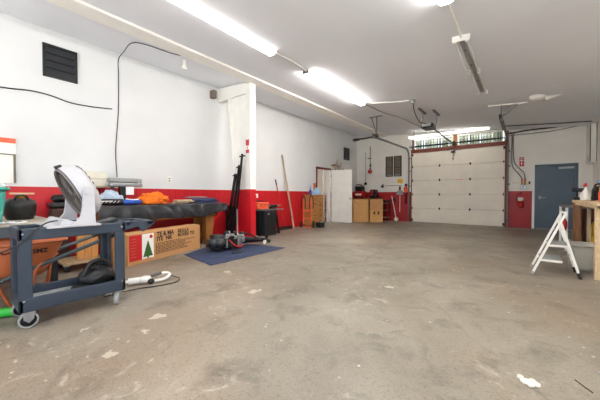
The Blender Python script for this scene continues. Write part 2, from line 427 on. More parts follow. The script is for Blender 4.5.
# transom windows
def transom(name, x0, x1, seed):
    t = thing(name, None, None, ((x0+x1)/2, FY+.05, 2.865), kind='structure')
    z0, z1 = 2.865, 3.235; m = MB()
    m.box((x0, FY+.02, z0), (x1, FY+.08, z0+.025)); m.box((x0, FY+.02, z1-.02), (x1, FY+.08, z1)); m.box((x0, FY+.02, z0), (x0+.03, FY+.08, z1)); m.box((x1-.03, FY+.02, z0), (x1, FY+.08, z1))
    m.build('window_frame', 'white', t)
    MB().box((x0+.03, FY+.05, z0+.02), (x1-.03, FY+.056, z1-.02)).build('pane', 'glass', t)
    rnd = random.Random(seed); m = MB(); x = x0+.05
    while x < x1-.09:
        w = rnd.uniform(.05, .085); a = rnd.uniform(-.5, .5)
        m.M = T((x+w/2, FY+.12, 0), a); m.box((-w/2, -.002, z0), (w/2, .002, z1)); m.M = Matrix()
        x += w+rnd.choice((.004, .006, .012, .03))
    m.build('vertical_blind', 'slat', t)
    m = MB(); x = x0+.1
    while x < x1-.05:
        m.box((x, FY+.085, z0), (x+.016, FY+.101, z1)); x += rnd.choice((.07, .1, .14))
    m.build('security_bars', 'black', t)
transom('window_1', GX0+.09, -2.06, 3); transom('window_2', -1.94, GX1-.03, 5)
struct('trim_5', MB().box((-2.06, FY-.01, 2.865), (-1.94, FY+.08, 3.28)), 'mullion')
struct('trim_6', MB().box((GX0+.03, FY-.005, 2.865), (GX0+.09, FY+.08, 3.28)), 'headerred')
# ------------------------------------------------------------------ sectional garage door
gd = thing('door_1', None, None, (-2.02, FY, 0), kind='structure'); rows = 5; H = 2.735
for i in range(rows):
    z0 = H*i/rows; MB().box((GX0+.03, FY-.005, z0+.006), (GX1-.03, FY+.04, z0+H/rows), .008).build('door_panel', 'doorwhite', gd)
MB().box((GX0+.03, FY+.03, .0), (GX1-.03, FY+.045, H)).build('door_backing', 'doorwhite', gd)  # sheet added behind the panels to stop light leaking through the gaps
for i in range(1, rows):
    z = H*i/rows
    for x in (GX0+.06, GX0+1.05, GX0+2.05, GX1-.06):
        w = .035 if GX0+.5 < x < GX1-.5 else .022
        q = MB().prism([(x-w, z), (x, z-.06), (x+w, z), (x, z+.06)], FY-.02, FY-.004, 'y'); q.tube([(x-w, FY-.022, z), (x+w, FY-.022, z)], .008, 6)
        q.build('hinge', 'darkmetal', gd)
for x in (GX0+.05, GX1-.05):
    for z in (.08, 2.66): MB().box((x-.03, FY-.02, z-.05), (x+.03, FY-.004, z+.05)).build('roller_bracket', 'darkmetal', gd)
m = MB().box((-2.0, FY-.007, 1.62), (-1.72, FY-.004, 1.655)); q = m.build('maker_sticker', 'cream', gd); 
m = MB().box((-1.98, FY-.009, 1.63), (-1.74, FY-.0072, 1.645)); m.build('sticker_stripe', 'orangered', q)
m = MB(); m.box((-2.12, FY-.1, 2.62), (-1.98, FY-.02, 2.68)); m.tube([(-2.05, FY-.05, 2.62), (-2.05, FY-.05, 2.5)], .008)
m.build('pull_bracket', 'darkmetal', gd)
m = SP([(-2.05, FY-.05, 2.5), (-2.06, FY-.05, 2.42)], .006); m.blob((-2.06, FY-.05, 2.4), (.025, .025, .03), 1, 0, sub=2); m.build('pull_cord', 'redpaint', gd)
# tracks
def track(x, sgn, label):
    t = thing('door_track', label, 'door track', (x, FY-.05, 0), group='garage door tracks')
    pts = [(x, FY-.07, .02), (x, FY-.07, 2.55)]
    for k in range(1, 8):
        a = k/8*PI/2; pts.append((x, FY-.07-.34*(1-math.cos(a)), 2.55+.34*math.sin(a)))
    pts += [(x, FY-.41, 2.89), (x, 8.2, 2.86)]
    m = MB(); 
    for a, b in zip(pts[:-1], pts[1:]): m.bar(a, b, .06, .045, (1, 0, 0) if abs(b[2]-a[2]) > 1e-3 else (0, 0, 1))
    m.build('rail', 'galv', t)
    for z in (.2, .8, 1.4, 2.0, 2.5): MB().box((x-.04, FY-.06, z), (x+.05, FY-.0, z+.05)).build('wall_bracket', 'darkmetal', t)
    return t
tl = track(GX0-.07, -1, 'steel garage door track left of the roll-up door, nearer the cardboard boxes')
tr = track(GX1+.05, 1, 'steel garage door track between the roll-up door and the fire extinguisher')
# hanging supports of the tracks
x = GX0-.07
m = MB().box((x-.2, 8.28, ceil(x)-.03), (x+.22, 8.34, ceil(x)-.012)); m.bar((x-.12, 8.31, ceil(x)-.02), (x+.02, 8.31, 3.0), .025); m.bar((x+.04, 8.31, ceil(x)-.02), (x+.04, 8.31, 2.88), .028)
m.build('hanger', 'galv', tl)
m = MB().tube([(x-.75, 8.3, 2.86), (x+.1, 8.3, 2.88)], .03); m.tube([(x-.75, 8.3, 2.86), (x-.55, 8.3, 2.86)], .045); m.box((x-.08, 8.24, 2.84), (x+.06, 8.4, 2.96)); m.build('end_brace', 'darkmetal', tl)
x = GX1+.05
m = MB(); m.M = T((x+.08, 8.3, ceil(x+.08)-.02), 0, 0, CT); m.box((-.36, -.03, -.012), (.4, .03, .012)); m.M = Matrix()
m.build('ceiling_plate', 'white', tr)
m = MB().bar((x-.02, 8.3, ceil(x)-.03), (x-.02, 8.3, 2.9), .035); m.bar((x+.3, 8.3, ceil(x+.3)-.03), (x, 8.3, 2.96), .04); m.build('hanger', 'galv', tr)
m = MB().bar((x-.03, 8.15, 2.93), (x-.03, 9.6, 2.9), .05, .09); m.build('track_stiffener', 'darkmetal', tr)
# torsion shaft
t = thing('torsion_shaft', 'black spring shaft running across the front of the transom windows', 'spring shaft', (-2.02, FY-.1, 2.95))
MB().tube([(GX0-.05, FY-.1, 2.97), (GX1+.05, FY-.1, 2.97)], .018).build('shaft', 'black', t)
MB().tube([(-3.4, FY-.1, 2.97), (-2.2, FY-.1, 2.97)], .032, 10).build('spring', 'darkmetal', t)
MB().tube([(-1.85, FY-.1, 2.97), (-.75, FY-.1, 2.97)], .032, 10).build('spring', 'darkmetal', t)
for x in (GX0+.02, GX1-.0): 
    m = MB(); m.M = frame((1, 0, 0), (0, 1, 0), (x, FY-.1, 2.97)); m.lathe([(.06, -.03), (.06, .03)], 16); m.build('cable_drum', 'steel', t)
MB().box((-2.06, FY-.13, 2.9), (-1.98, FY-.04, 3.04)).build('centre_bracket', 'darkmetal', t)
# opener
t = thing('garage_door_opener', 'dark motorised door opener hung from two ceiling straps', 'door opener', (-2.1, 8.35, 2.9))
m = MB().box((-2.25, 8.15, 2.9), (-1.95, 8.6, 3.04), .03); m.build('motor_housing', 'darkmetal', t)
MB().box((-2.22, 8.12, 2.93), (-1.98, 8.16, 3.02), .01).build('lamp_cover', 'greysteel', t)
for y in (8.2, 8.5):
    xx = -2.22 if y < 8.3 else -1.93
    m = MB().bar((xx, y, 3.0), (xx, y, ceil(xx)-.02), .035, .012, (0, 1, 0)); m.build('strap', 'galv', t)
    m = MB(); m.M = T((xx, y, ceil(xx)-.012), 0, 0, CT); m.box((-.03, -.32, -.02), (.03, .32, .01)); m.build('ceiling_rail', 'galv', t)
m = MB().bar((-2.05, 8.6, 2.97), (-2.03, FY-.12, 2.93), .04, .03); m.build('drive_rail', 'darkmetal', t)
m = MB().bar((-2.03, FY-.35, 2.93), (-2.03, FY-.05, 2.65), .025); m.build('pull_arm', 'galv', t)
m = SP([(-2.1, 8.2, 3.03), (-2.2, 7.9, 3.02), (-2.22, 7.5, 3.2), (-2.15, 7.15, ceil(-2.15)-.05)], .011); m.build('power_cord', 'cable', t)
m = SP([(-2.03, 10.6, 2.93), (-2.03, 10.6, 2.62)], .005); m.blob((-2.03, 10.6, 2.6), (.02, .02, .03), 1, 0, sub=2); m.build('release_cord', 'cable', t)
# ceiling electrical box
m = MB(); m.M = T((-2.15, 7.1, ceil(-2.15)), 0, 0, CT); m.lathe([(.07, -.055), (.07, 0)], 8); m.box((-.04, -.04, -.085), (.04, .04, -.05))
one('junction_box', 'white octagonal ceiling junction box feeding the door opener cord', 'junction box', m, 'greysteel')
# ------------------------------------------------------------------ light fixtures
def fixture(label, x, y0, y1, w=.18, lit='lit', group='wraparound fluorescent lights'):
    Ln = y1-y0; t = thing('ceiling_light', label, 'ceiling light', (x, (y0+y1)/2, ceil(x)), (0, CT, 0), group)
    MB().box((-w/2+.02, -Ln/2, -.045), (w/2-.02, Ln/2, 0)).build('housing', 'white', t, False)
    prof = [(-w/2, -.012), (-w/2+.012, -.05), (-w/4, -.068), (w/4, -.068), (w/2-.012, -.05), (w/2, -.012)]
    MB().prism(prof, -Ln/2+.012, -.006, 'y').build('diffuser', lit, t, False)
    MB().prism(prof, .006, Ln/2-.012, 'y').build('diffuser', lit, t, False)
    for s in (-1, 1): MB().prism([(a*1.05, b-.004 if b < -.04 else b) for a, b in prof]+[(w/2-.02, 0), (-w/2+.02, 0)], s*Ln/2-.01*(s > 0), s*Ln/2+.01*(s < 0), 'y').build('end_cap', 'white', t, False)
    MB().box((-.02, -.012, -.08), (.02, .012, -.066)).build('lens_clip', 'darkmetal', t, False)
    return t
fixture('long lit fluorescent light left of centre, cut by the top of the photo', -3.35, .95, 3.45)
fixture('second lit fluorescent light along the left row, ending before the door track bracket', -3.35, 4.38, 6.82, lit='litboost')
fixture('lit fluorescent light whose end just shows at the top edge right of centre', -.7, 1.0, 3.5, .17, 'litboost')
fixture('added unseen fluorescent light behind the camera, continuing the left row', -3.35, -2.4, .05)  # out of view, added for more light from the rear
fixture('added unseen fluorescent light behind the camera, continuing the right row', -.7, -2.4, .05, .17)  # second unseen fixture added to brighten the room
# bare two tube fixture (off)
x = -.7; t = thing('strip_light', 'unlit fluorescent strip with two bare tubes on the right of the ceiling', 'ceiling light', (x, 5.72, ceil(x)), (0, CT, 0)); Ln = 2.56
MB().prism([(-.06, 0), (-.03, -.045), (.03, -.045), (.06, 0)], -Ln/2, Ln/2, 'y').build('reflector', 'greysteel', t, False)
for sx in (-.075, .075):
    for (a, b) in ((-Ln/2+.02, -.03), (.03, Ln/2-.02)): MB().tube([(sx, a, -.068), (sx, b, -.068)], .016, 10).build('tube', 'tube', t, False)
for y in (-Ln/2+.01, 0, Ln/2-.01): 
    for sx in (-.075, .075): MB().box((sx-.02, y-.02, -.09), (sx+.02, y+.02, -.02)).build('socket', 'white', t, False)
MB().box((-.11, -Ln/2-.012, -.075), (.11, -Ln/2+.004, 0)).build('end_plate', 'white', t, False)
for y in (-.9, -.3, .5): MB().box((-.008, y-.02, -.056), (.008, y+.02, -.048)).build('clip', 'darkmetal', t, False)
# fixture over the garage door
t = thing('ceiling_light', 'white fluorescent light mounted crosswise above the roll-up door', 'ceiling light', (-2.2, 11.1, 3.25))
MB().box((-3.5, 11.04, 3.27), (-.9, 11.16, 3.31)).build('housing', 'white', t)
MB().prism([(11.01, 3.275), (11.04, 3.235), (11.16, 3.235), (11.19, 3.275)], -3.48, -.92, 'x').build('diffuser', 'litlow', t)
for x in (-3.3, -1.1): MB().bar((x, 11.1, 3.3), (x, 11.1, ceil(x)), .02).build('hanger', 'galv', t)
# conduits along the ceiling
one('conduit', 'thin white conduit joining the two lights of the left row', 'conduit', SP([(-3.32, 3.46, ceil(-3.32)-.03), (-3.3, 3.7, ceil(-3.3)-.012), (-3.3, 4.15, ceil(-3.3)-.012), (-3.32, 4.36, ceil(-3.32)-.03)], .012), 'white')
one('conduit', 'thin white conduit from the far end of the left row to the far wall', 'conduit', SP([(-3.3, 6.84, ceil(-3.3)-.03), (-3.3, 7.2, ceil(-3.3)-.015), (-3.2, 8.0, ceil(-3.2)-.02), (-2.95, 9.0, ceil(-2.95)-.02), (-2.85, 10.8, ceil(-2.85)-.02)], .011), 'greysteel')
one('conduit', 'white flexible conduit joining the left row to the ceiling junction box', 'conduit', SP([(-3.25, 6.9, ceil(-3.25)-.012), (-2.8, 7.02, ceil(-2.8)-.012), (-2.22, 7.08, ceil(-2.22)-.02)], .011), 'white')
one('conduit', 'thin white conduit between the lit and the unlit light at top right', 'conduit', SP([(-.7, 3.52, ceil(-.7)-.03), (-.7, 3.8, ceil(-.7)-.01), (-.7, 4.2, ceil(-.7)-.01), (-.7, 4.43, ceil(-.7)-.03)], .012), 'white')
# ceiling patch and round cover at right
def onceil(x, y): return T((x, y, ceil(x)), 0, 0, CT)
m = MB(); m.add([(.31, 7.92, 3.165), (.34, 7.86, 3.06), (.60, 7.92, 3.14), (.31, 7.926, 3.165), (.34, 7.866, 3.06), (.60, 7.926, 3.14)], [(0, 1, 2), (5, 4, 3), (0, 3, 4, 1), (1, 4, 5, 2), (2, 5, 3, 0)]); one('ceiling_patch', 'white triangular flap hanging loose from the ceiling above the blue door', 'patch', m, 'white')
m = MB(); m.M = onceil(.2, 7.9); m.lathe([(.0, -.09), (.09, -.085), (.13, -.05), (.14, 0)], 20); one('ceiling_cover', 'round beige ceiling cover beside the triangular patch', 'cover', m, 'farwall')
# ------------------------------------------------------------------ left wall fittings
def vent(label, y0, y1, z0, z1):
    t = thing('wall_vent', label, 'vent', (LX, (y0+y1)/2, z0))
    m = MB(); b = .03
    for a in ((y0, z0, y1, z0+b), (y0, z1-b, y1, z1), (y0, z0, y0+b, z1), (y1-b, z0, y1, z1)): m.box((LX, a[0], a[1]), (LX+.03, a[2], a[3]))
    m.build('frame', 'darkmetal', t)
    m = MB().box((LX, y0+b, z0+b), (LX+.004, y1-b, z1-b)); m.build('backing', 'black', t)
    n = 4
    for i in range(n):
        z = z0+b+(z1-z0-2*b)*(i+.5)/n; h = (z1-z0-2*b)/n*.44
        m = MB(); m.M = T((LX+.014, (y0+y1)/2, z), 0, 0, -.25); m.box((-.003, -(y1-y0)/2+b, -h), (.003, (y1-y0)/2-b, h)); m.build('louver', 'cowl', t)
vent('black louvered vent high on the left wall near the camera', .96, 1.40, 2.95, 3.47)
vent('small dark louvered vent high on the left wall above the open white door', 10.42, 10.88, 2.56, 3.08)
one('cable', 'black cable running flat across the left wall below the near vent', 'cable', SP([(LX+.01, -.3, 2.6), (LX+.01, .49, 2.63), (LX+.01, .81, 2.67), (LX+.01, 1.05, 2.66), (LX+.01, 1.3, 2.61), (LX+.01, 1.6, 2.615), (LX+.01, 1.91, 2.65)], .01), 'cable')
one('cable', 'black cable dropping down the left wall from the ceiling beam', 'cable', SP([(-4.85, 2.75, 3.59), (-4.98, 2.53, ceil(-4.98)-.02), (-5.12, 2.0, ceil(-5.12)-.02), (-5.7, 2.02, 3.65), (LX+.015, 2.02, 3.58), (LX+.012, 2.02, 3.3), (LX+.012, 2.01, 2.6), (LX+.012, 1.96, 1.9), (LX+.012, 1.98, 1.4)], .0075, 6, 5), 'cable')
m = MB().box((-5.11, 2.82, 3.5), (-5.05, 2.86, ceil(-5.08))); m.box((-5.105, 2.8, 3.46), (-5.055, 2.88, 3.51)); one('ceiling_hook', 'small white hook block hanging from the ceiling beside the beam', 'hook', m, 'white')
t = thing('wall_outlet', 'white outlet plate on the left wall above the orange jacket', 'outlet', (LX, 2.97, 1.34))
MB().box((LX, 2.92, 1.33), (LX+.012, 3.02, 1.47), .006).build('plate', 'white', t)
for z in (1.37, 1.42): MB().box((LX+.01, 2.95, z-.015), (LX+.016, 2.99, z+.015)).build('socket', 'greysteel', t)
m = MB().box((LX, 3.98, 3.4), (LX+.14, 4.08, 3.58)); one('conduit_box', 'small dark box on the left wall beside the column haunch', 'box', m, 'louver')
# whiteboard
t = thing('whiteboard', 'white board with an orange top strip hung on the left wall', 'board', (LX+.03, .1, 1.24))
MB().box((LX+.002, -.5, 1.24), (LX+.03, .64, 1.83)).build('panel', 'labelwhite', t)
MB().box((LX+.002, -.5, 1.83), (LX+.04, .64, 1.9)).build('top_strip', 'orangered', t)
m = MB().box((LX+.03, .615, 1.24), (LX+.045, .64, 1.66)); m.box((LX+.03, -.5, 1.655), (LX+.04, .64, 1.67)); m.build('frame_edge', 'louver', t)
one('wooden_rod', 'thin wooden rod fixed on the red wall above the black bag', 'rod', MB().box((LX+.001, .57, 1.075), (LX+.022, .84, 1.1)), 'palewood')
# shelf with two foam blocks
t = thing('wall_shelf', 'narrow shelf on the left wall holding two cream foam blocks', 'shelf', (LX, 1.58, 1.18))
MB().box((LX, 1.36, 1.195), (LX+.22, 1.8, 1.215)).build('board', 'oldwood', t)
for y in (1.42, 1.72): MB().prism([(LX, 1.195), (LX+.18, 1.195), (LX, 1.05)], y, y+.012, 'y').build('bracket', 'redpaint', t)
one('foam_block', 'cream foam block lying on the wall shelf, lower of the two', 'foam block', MB().box((LX+.02, 1.38, 1.216), (LX+.2, 1.755, 1.335), .02), 'cream')
one('foam_block', 'cream foam block on top of the other block behind the fan', 'foam block', MB().box((LX+.03, 1.37, 1.337), (LX+.2, 1.765, 1.465), .025), 'cream')
# ------------------------------------------------------------------ grey work table at left
t = thing('work_table', 'worn grey topped work table against the red wall at far left', 'table', (-5.0, 0, 0))
MB().box((-5.92, -1.6, .73), (-4.15, .82, .76), .008).build('tabletop', 'tabletop', t)
m = MB(); m.box((-4.2, -1.55, .62), (-4.17, .78, .73)); m.box((-5.88, .76, .62), (-4.2, .79, .73)); m.build('apron', 'tableside', t)
for x in (-4.44, -5.84):
    for y in (-1.5, .78):
        q = MB().box((x-.04, y-.04, .02), (x+.04, y+.04, .73)).build('leg', 'darkmetal', t)
        m = MB(); m.M = T((x, y, 0)); m.lathe([(.05, 0), (.05, .015), (.02, .03)], 14); m.build('foot', 'greysteel', q)
t = thing('black_bag', 'black leather bag slouching on the grey table beside the teal tub', 'bag', (-4.95, .56, .76))
def bagf(u, v):
    a = 2*PI*u; prof = [(.8, .0), (1.0, .06), (1.02, .1), (1.06, .14), (1.1, .18), (.98, .23), (.7, .26), (.2, .262), (.0, .262)]
    r, z = prof[min(int(v*8+.01), 8)]
    w = 1+.07*noise.noise(V((math.cos(a)*1.5, math.sin(a)*1.5, z*9)))
    return (-4.95+.17*r*w*math.copysign(abs(math.cos(a))**.7, math.cos(a)), .56+.145*r*w*math.copysign(abs(math.sin(a))**.7, math.sin(a)), .762+z)
MB().grid(29, 9, bagf).build('body', 'leather', t)
MB().tube(smooth_path([(-4.82, .5, .98), (-4.8, .52, 1.05), (-4.8, .6, 1.05), (-4.82, .63, .98)]), .013).build('handle', 'leather', t)
MB().box((-4.79, .51, .94), (-4.775, .63, .99), .005).build('pocket_flap', 'leather', t)
one('yellow_rag', 'small crumpled yellow rag on top of the black bag', 'rag', MB().blob((-4.97, .58, 1.045), (.06, .035, .028), 3, .35, sub=3, flat=1.022), 'yellow')
m = MB()
for i, sg in ((0, 0), (1, 0)): pass
def tubf(u, v):
    a = 2*PI*u; r = .8+.2*v
    return (-4.55+.22*r*math.copysign(abs(math.cos(a))**.45, math.cos(a)), .2+.21*r*math.copysign(abs(math.sin(a))**.45, math.sin(a)), .762+.37*v)
t = thing('storage_tub', 'teal plastic storage tub on the grey table at the left edge', 'tub', (-4.55, .2, .76))
MB().grid(41, 6, tubf, .006).build('body', 'teal', t)
MB().box((-4.72, .04, .762), (-4.38, .36, .775)).build('bottom', 'teal', t)
m = MB()
def rimf(u, v):
    p = V(tubf(u, 1.)); c = V((-4.55, .2, p.z)); d = (p-c).normalized(); q = 2*PI*v
    return p+d*(.012+.02*math.cos(q))+V((0, 0, .02*math.sin(q)))
MB().grid(41, 7, rimf).build('rim', 'teal', t)
m = MB().blob((-4.55, .16, 1.12), (.12, .11, .1), 5, .5, 3, sub=4); one('wreath_bundle', 'dark green foliage bundle poking out of the teal tub', 'foliage', m, 'treegreen')
m = MB()
for k in range(6):
    a = k*PI/3; m.blob((-4.5+.05*math.cos(a), .24+.05*math.sin(a), 1.19+.01*(k % 2)), (.045, .03, .02), k, .2, sub=2)
one('red_bow', 'red ribbon bow on the foliage in the teal tub', 'bow', m, 'redpaint')
m = MB(); m.M = T((-4.56, .355, 1.085)); m.lathe([(.0, .03), (.03, .03), (.05, .06), (.055, .11), (.05, .11), (.0, .05)], 18); one('plastic_bowl', 'clear plastic bowl at the right rim of the teal tub', 'bowl', m, 'pinkpaper')
t = thing('paper_sheet', 'white printed paper lying at the front edge of the grey table', 'paper', (-4.28, .42, .761))
def pf(u, v): return (-4.38+.2*u, .34+.2*v, .763+.012*abs(math.sin(u*5+v*2)))
MB().grid(8, 6, pf, .001).build('sheet', 'paper', t)
m = MB(); m.box((-4.3, .37, .776), (-4.26, .4, .7775)); m.box((-4.3, .45, .776), (-4.24, .5, .7775)); m.build('printing', 'ink', t)
t = thing('brown_case', 'dark brown leather case against the red wall behind the white fan', 'case', (-5.72, 1.08, 0))
MB().box((-5.86, .97, 0), (-5.58, 1.2, .86), .03).build('body', 'brownred', t)
m = MB().box((-5.87, .96, .86), (-5.57, 1.21, .95), .03); m.build('lid', 'dark', t)
m = MB().blob((-5.72, 1.1, 1.01), (.12, .1, .07), 6, .3, sub=3, flat=.952); one('knit_hat', 'black crumpled knit hat on top of the brown leather case', 'hat', m, 'black')
# ------------------------------------------------------------------ utility cart
cx0, cx1, cy0, cy1 = -3.5, -3.05, .33, 1.08
t = thing('utility_cart', 'blue grey plastic utility cart in the left foreground carrying the white fan', 'cart', ((cx0+cx1)/2, .7, 0))
def tray(z0, z1, deck):
    m = MB(); w = .035
    m.box((cx1-w, cy0, z0), (cx1, cy1, z1), .01); m.box((cx0, cy0, z0), (cx0+w, cy1, z1), .01); m.box((cx0, cy0, z0), (cx1, cy0+w, z1), .01); m.box((cx0, cy1-w, z0), (cx1, cy1, z1), .01)
    return m
m = tray(.705, .8, 0); top = m.build('top_tray', 'navyplastic', t)
MB().box((cx0+.03, cy0+.03, .72), (cx1-.03, cy1-.03, .745)).build('deck', 'deckgrey', top)
m = tray(.135, .245, 0); low = m.build('bottom_tray', 'navyplastic', t)
MB().box((cx0+.03, cy0+.03, .15), (cx1-.03, cy1-.03, .175)).build('deck', 'deckgrey', low)
for x, sx in ((cx0, 1), (cx1, -1)):
    for y, sy in ((cy0, 1), (cy1, -1)):
        m = MB().box((x+sx*.003, y+sy*.003, .2), (x+sx*.038, y+sy*.085, .74), .008); m.box((x+sx*.005, y+sy*.005, .2), (x+sx*.085, y+sy*.04, .74), .008)
        q = m.build('leg', 'navyplastic', t)
        m = MB()
        for z in (.225, .755): m.M = frame((1, 0, 0), (0, 1, 0), (x-sx*.001, y+sy*.03, z)); m.lathe([(.009, -.003), (.009, .003)], 8)
        m.build('screw', 'steel', q)
        wy = y+sy*.06; wx = x+sx*.05
        c = MB().box((wx-.04, wy-.04, .12), (wx+.04, wy+.04, .137)); c.prism([(wy-.035, .125), (wy+.035, .125), (wy+.03, .075), (wy, .045), (wy-.03, .075)], wx+.028, wx+.034, 'x'); c.prism([(wy-.035, .125), (wy+.035, .125), (wy+.03, .075), (wy, .045), (wy-.03, .075)], wx-.034, wx-.028, 'x')
        c = c.build('caster', 'steel', t)
        wd = (1, 0, 0) if y < .5 else (.5, 1, 0)
        w = MB(); w.M = frame(wd, (0, 0, 1), (wx, wy-sy*.0, .062)); w.ring([(.05, -.02), (.062, -.018), (.062, .018), (.05, .02)], 24); w = w.build('wheel', 'greysteel', c)
        w2 = MB(); w2.M = frame(wd, (0, 0, 1), (wx, wy, .062)); w2.lathe([(.0, -.014), (.05, -.014), (.05, .014), (.0, .014)], 20); w2.build('hub', 'dark', w)
m = MB()
m.prism([(cy1, .8), (cy1+.27, .795), (cy1+.28, .77), (cy1+.17, .69), (cy1+.12, .745), (cy1, .72)], cx1-.05, cx1, 'x')
m.prism([(cy1, .8), (cy1+.27, .795), (cy1+.28, .77), (cy1+.17, .69), (cy1+.12, .745), (cy1, .72)], cx0, cx0+.05, 'x')
m.box((cx0, cy1+.2, .755), (cx1, cy1+.275, .8), .01); m.box((cx0, cy1, .76), (cx1, cy1+.06, .8), .01); m.box((cx0+.19, cy1, .76), (cx0+.25, cy1+.24, .79))
m.build('handle', 'navyplastic', t)
m = MB()
for i in range(7): m.blob((-3.12-.05*(i % 2), .40+.045*i, .752), (.03, .03, .03), i, .4, sub=2, flat=.746)
tag(m.build('rag_scraps', 'labelwhite'), 'crumpled white rag scraps in the near corner of the cart top', 'rags')
t = thing('black_tablet', 'flat black case tilted on the cart top near the handle', 'case', (-3.3, 1.0, .745))
m = MB(); m.M = T((-3.33, .96, .785), .2, .22, 0); m.box((-.07, -.13, -.015), (.07, .13, .015), .008); m.build('body', 'dark', t)
m = MB(); m.M = T((-3.33, .96, .785), .2, .22, 0); m.box((-.06, -.12, .0152), (.06, .12, .017)); m.build('face', 'cowl', t)
# fan
t = thing('floor_fan', 'white round air circulator fan tilted back on the cart top', 'fan', (-3.3, .76, .8))
fc = V((-3.3, .785, 1.105)); ax = V((-.0, -.9, -.42)).normalized(); FM = frame(ax, (1, 0, 0), fc); R0 = .245
m = MB(); m.M = FM
m.ring([(R0-.005, .085), (R0+.008, .06), (R0+.012, -.0), (R0-.008, -.045), (R0-.045, -.08), (R0-.055, -.076), (R0-.018, -.04), (R0, 0), (R0-.008, .06), (R0-.015, .08)], 48); m.build('shroud', 'fanwhite', t)
m = MB(); m.M = FM; m.ring([(R0-.008, .088), (R0+.006, .07), (R0-.012, .055), (R0-.03, .07)], 48); m.build('front_ring', 'fangrey', t)
m = MB(); m.M = FM; m.ring([(R0-.004, .07), (R0-.003, 0), (R0-.021, -.036), (R0-.056, -.073), (R0-.058, -.071), (R0-.024, -.034), (R0-.008, 0), (R0-.009, .07)], 40); m.build('inner_dark_ring', 'fangrey', t)  # dark ring added so the inside of the drum looks dark
def grille(z, nsp, rings, dish):
    m = MB(); m.M = FM
    for k in range(nsp):
        a = 2*PI*k/nsp; pts = []
        for i in range(6):
            r = .05+(R0-.075)*i/5+.012; aa = a+.5*(i/5); pts.append((r*math.cos(aa), r*math.sin(aa), z+dish*(1-(i/5)**2)))
        m.tube(pts, .0035, 4)
    for r in rings:
        m.tube([(r*math.cos(q*PI/20), r*math.sin(q*PI/20), z+dish*(1-(r/R0)**2)) for q in range(41)], .003, 4)
    m.lathe([(.0, z+dish+.008), (.055, z+dish), (.055, z+dish-.01), (0, z+dish-.012)], 20)
    return m
grille(.06, 36, (.09, .14, .19, .225), .015).build('front_grille', 'fangrey', t)
grille(-.07, 24, (.09, .13, .17), -.02).build('rear_grille', 'fangrey', t)
hub = MB(); hub.M = FM; hub.lathe([(.0, .035), (.05, .03), (.055, -.04), (.07, -.07), (0, -.08)], 20); hub = hub.build('motor_hub', 'dark', t)
for k in range(4):
    m = MB(); m.M = FM @ Matrix.Rotation(k*PI/2+.3, 4, 'Z')
    def bl(u, v): a = (v-.5)*(.9+.5*u); r = .05+.155*u; return (r*math.cos(a), r*math.sin(a), .03*(v-.5)*2*-.6)
    m.grid(6, 6, bl, .003); m.build('blade', 'fangrey', hub)
m = MB()
for sx in (1, -1):
    xo = fc.x+sx*.285
    poly = [(.60, .80), (.825, .80), (.823, .86), (.818, 1.0), (.812, 1.1), (.80, 1.13), (.775, 1.142), (.75, 1.13), (.738, 1.1), (.732, .96), (.72, .88), (.69, .84), (.65, .82)]
    m.prism(poly, xo-.018, xo+.018, 'x')
    m.tube([(fc.x+sx*.25, .775, fc.z-.01), (xo+sx*.03, .775, fc.z-.01)], .03, 16)
def basef(u, v):
    y = .5+.37*v; return (fc.x-.285+.57*u, y, .803+.03*math.exp(-((v-.5)/.22)**2)*0+.012*(1-abs(2*u-1)))
m.grid(8, 8, basef, .015); m.prism([(.58, .80), (.825, .80), (.82, .835), (.76, .815), (.70, .82), (.66, .845), (.62, .86), (.60, .85), (.585, .82)], fc.x-.27, fc.x+.27, 'x')
def lipf(u, v): return (fc.x-.285+.57*u, .60-.1*v+.0*u, .835-.03*v)
m.build('base', 'fanwhite', t)
m = MB(); m.M = FM; m.box((-.03, R0-.0, .03), (.03, R0+.03, .08), .008); m.build('carry_handle', 'dark', t)
m = SP([(-3.25, .82, .82), (-3.2, .62, .84), (-3.08, .5, .83), (-3.03, .42, .77), (-3.02, .36, .7), (-3.1, .22, .62), (-3.4, .1, .6), (-3.8, -.3, .5)], .006); m.build('power_cord', 'cable', t)
# polisher on the lower tray
t = thing('car_polisher', 'black rounded power tool with a cord on the lower cart tray', 'power tool', (-3.27, .9, .175))
m = MB().blob((-3.27, .9, .27), (.13, .15, .1), 2, .12, 2, flat=.178); m.build('body', 'dark', t)
m = MB().tube(smooth_path([(-3.22, .78, .3), (-3.25, .84, .4), (-3.27, .95, .42), (-3.27, 1.02, .34)]), .022); m.build('grip', 'dark', t)
m = MB(); m.M = T((-3.25, .8, .178)); m.lathe([(.1, 0), (.105, .02), (.09, .04), (0, .045)], 24); m.build('pad', 'rubber', t)
m = SP([(-3.2, .76, .2), (-3.14, .7, .19), (-3.18, .64, .19), (-3.26, .66, .19), (-3.24, .73, .19), (-3.16, .72, .19)], .006); m.build('cord', 'cable', t)
one('hook_clip', 'small black hook lying on the lower cart tray', 'hook', SP([(-3.16, .55, .181), (-3.19, .58, .181), (-3.16, .62, .181), (-3.11, .6, .181)], .006), 'cable')
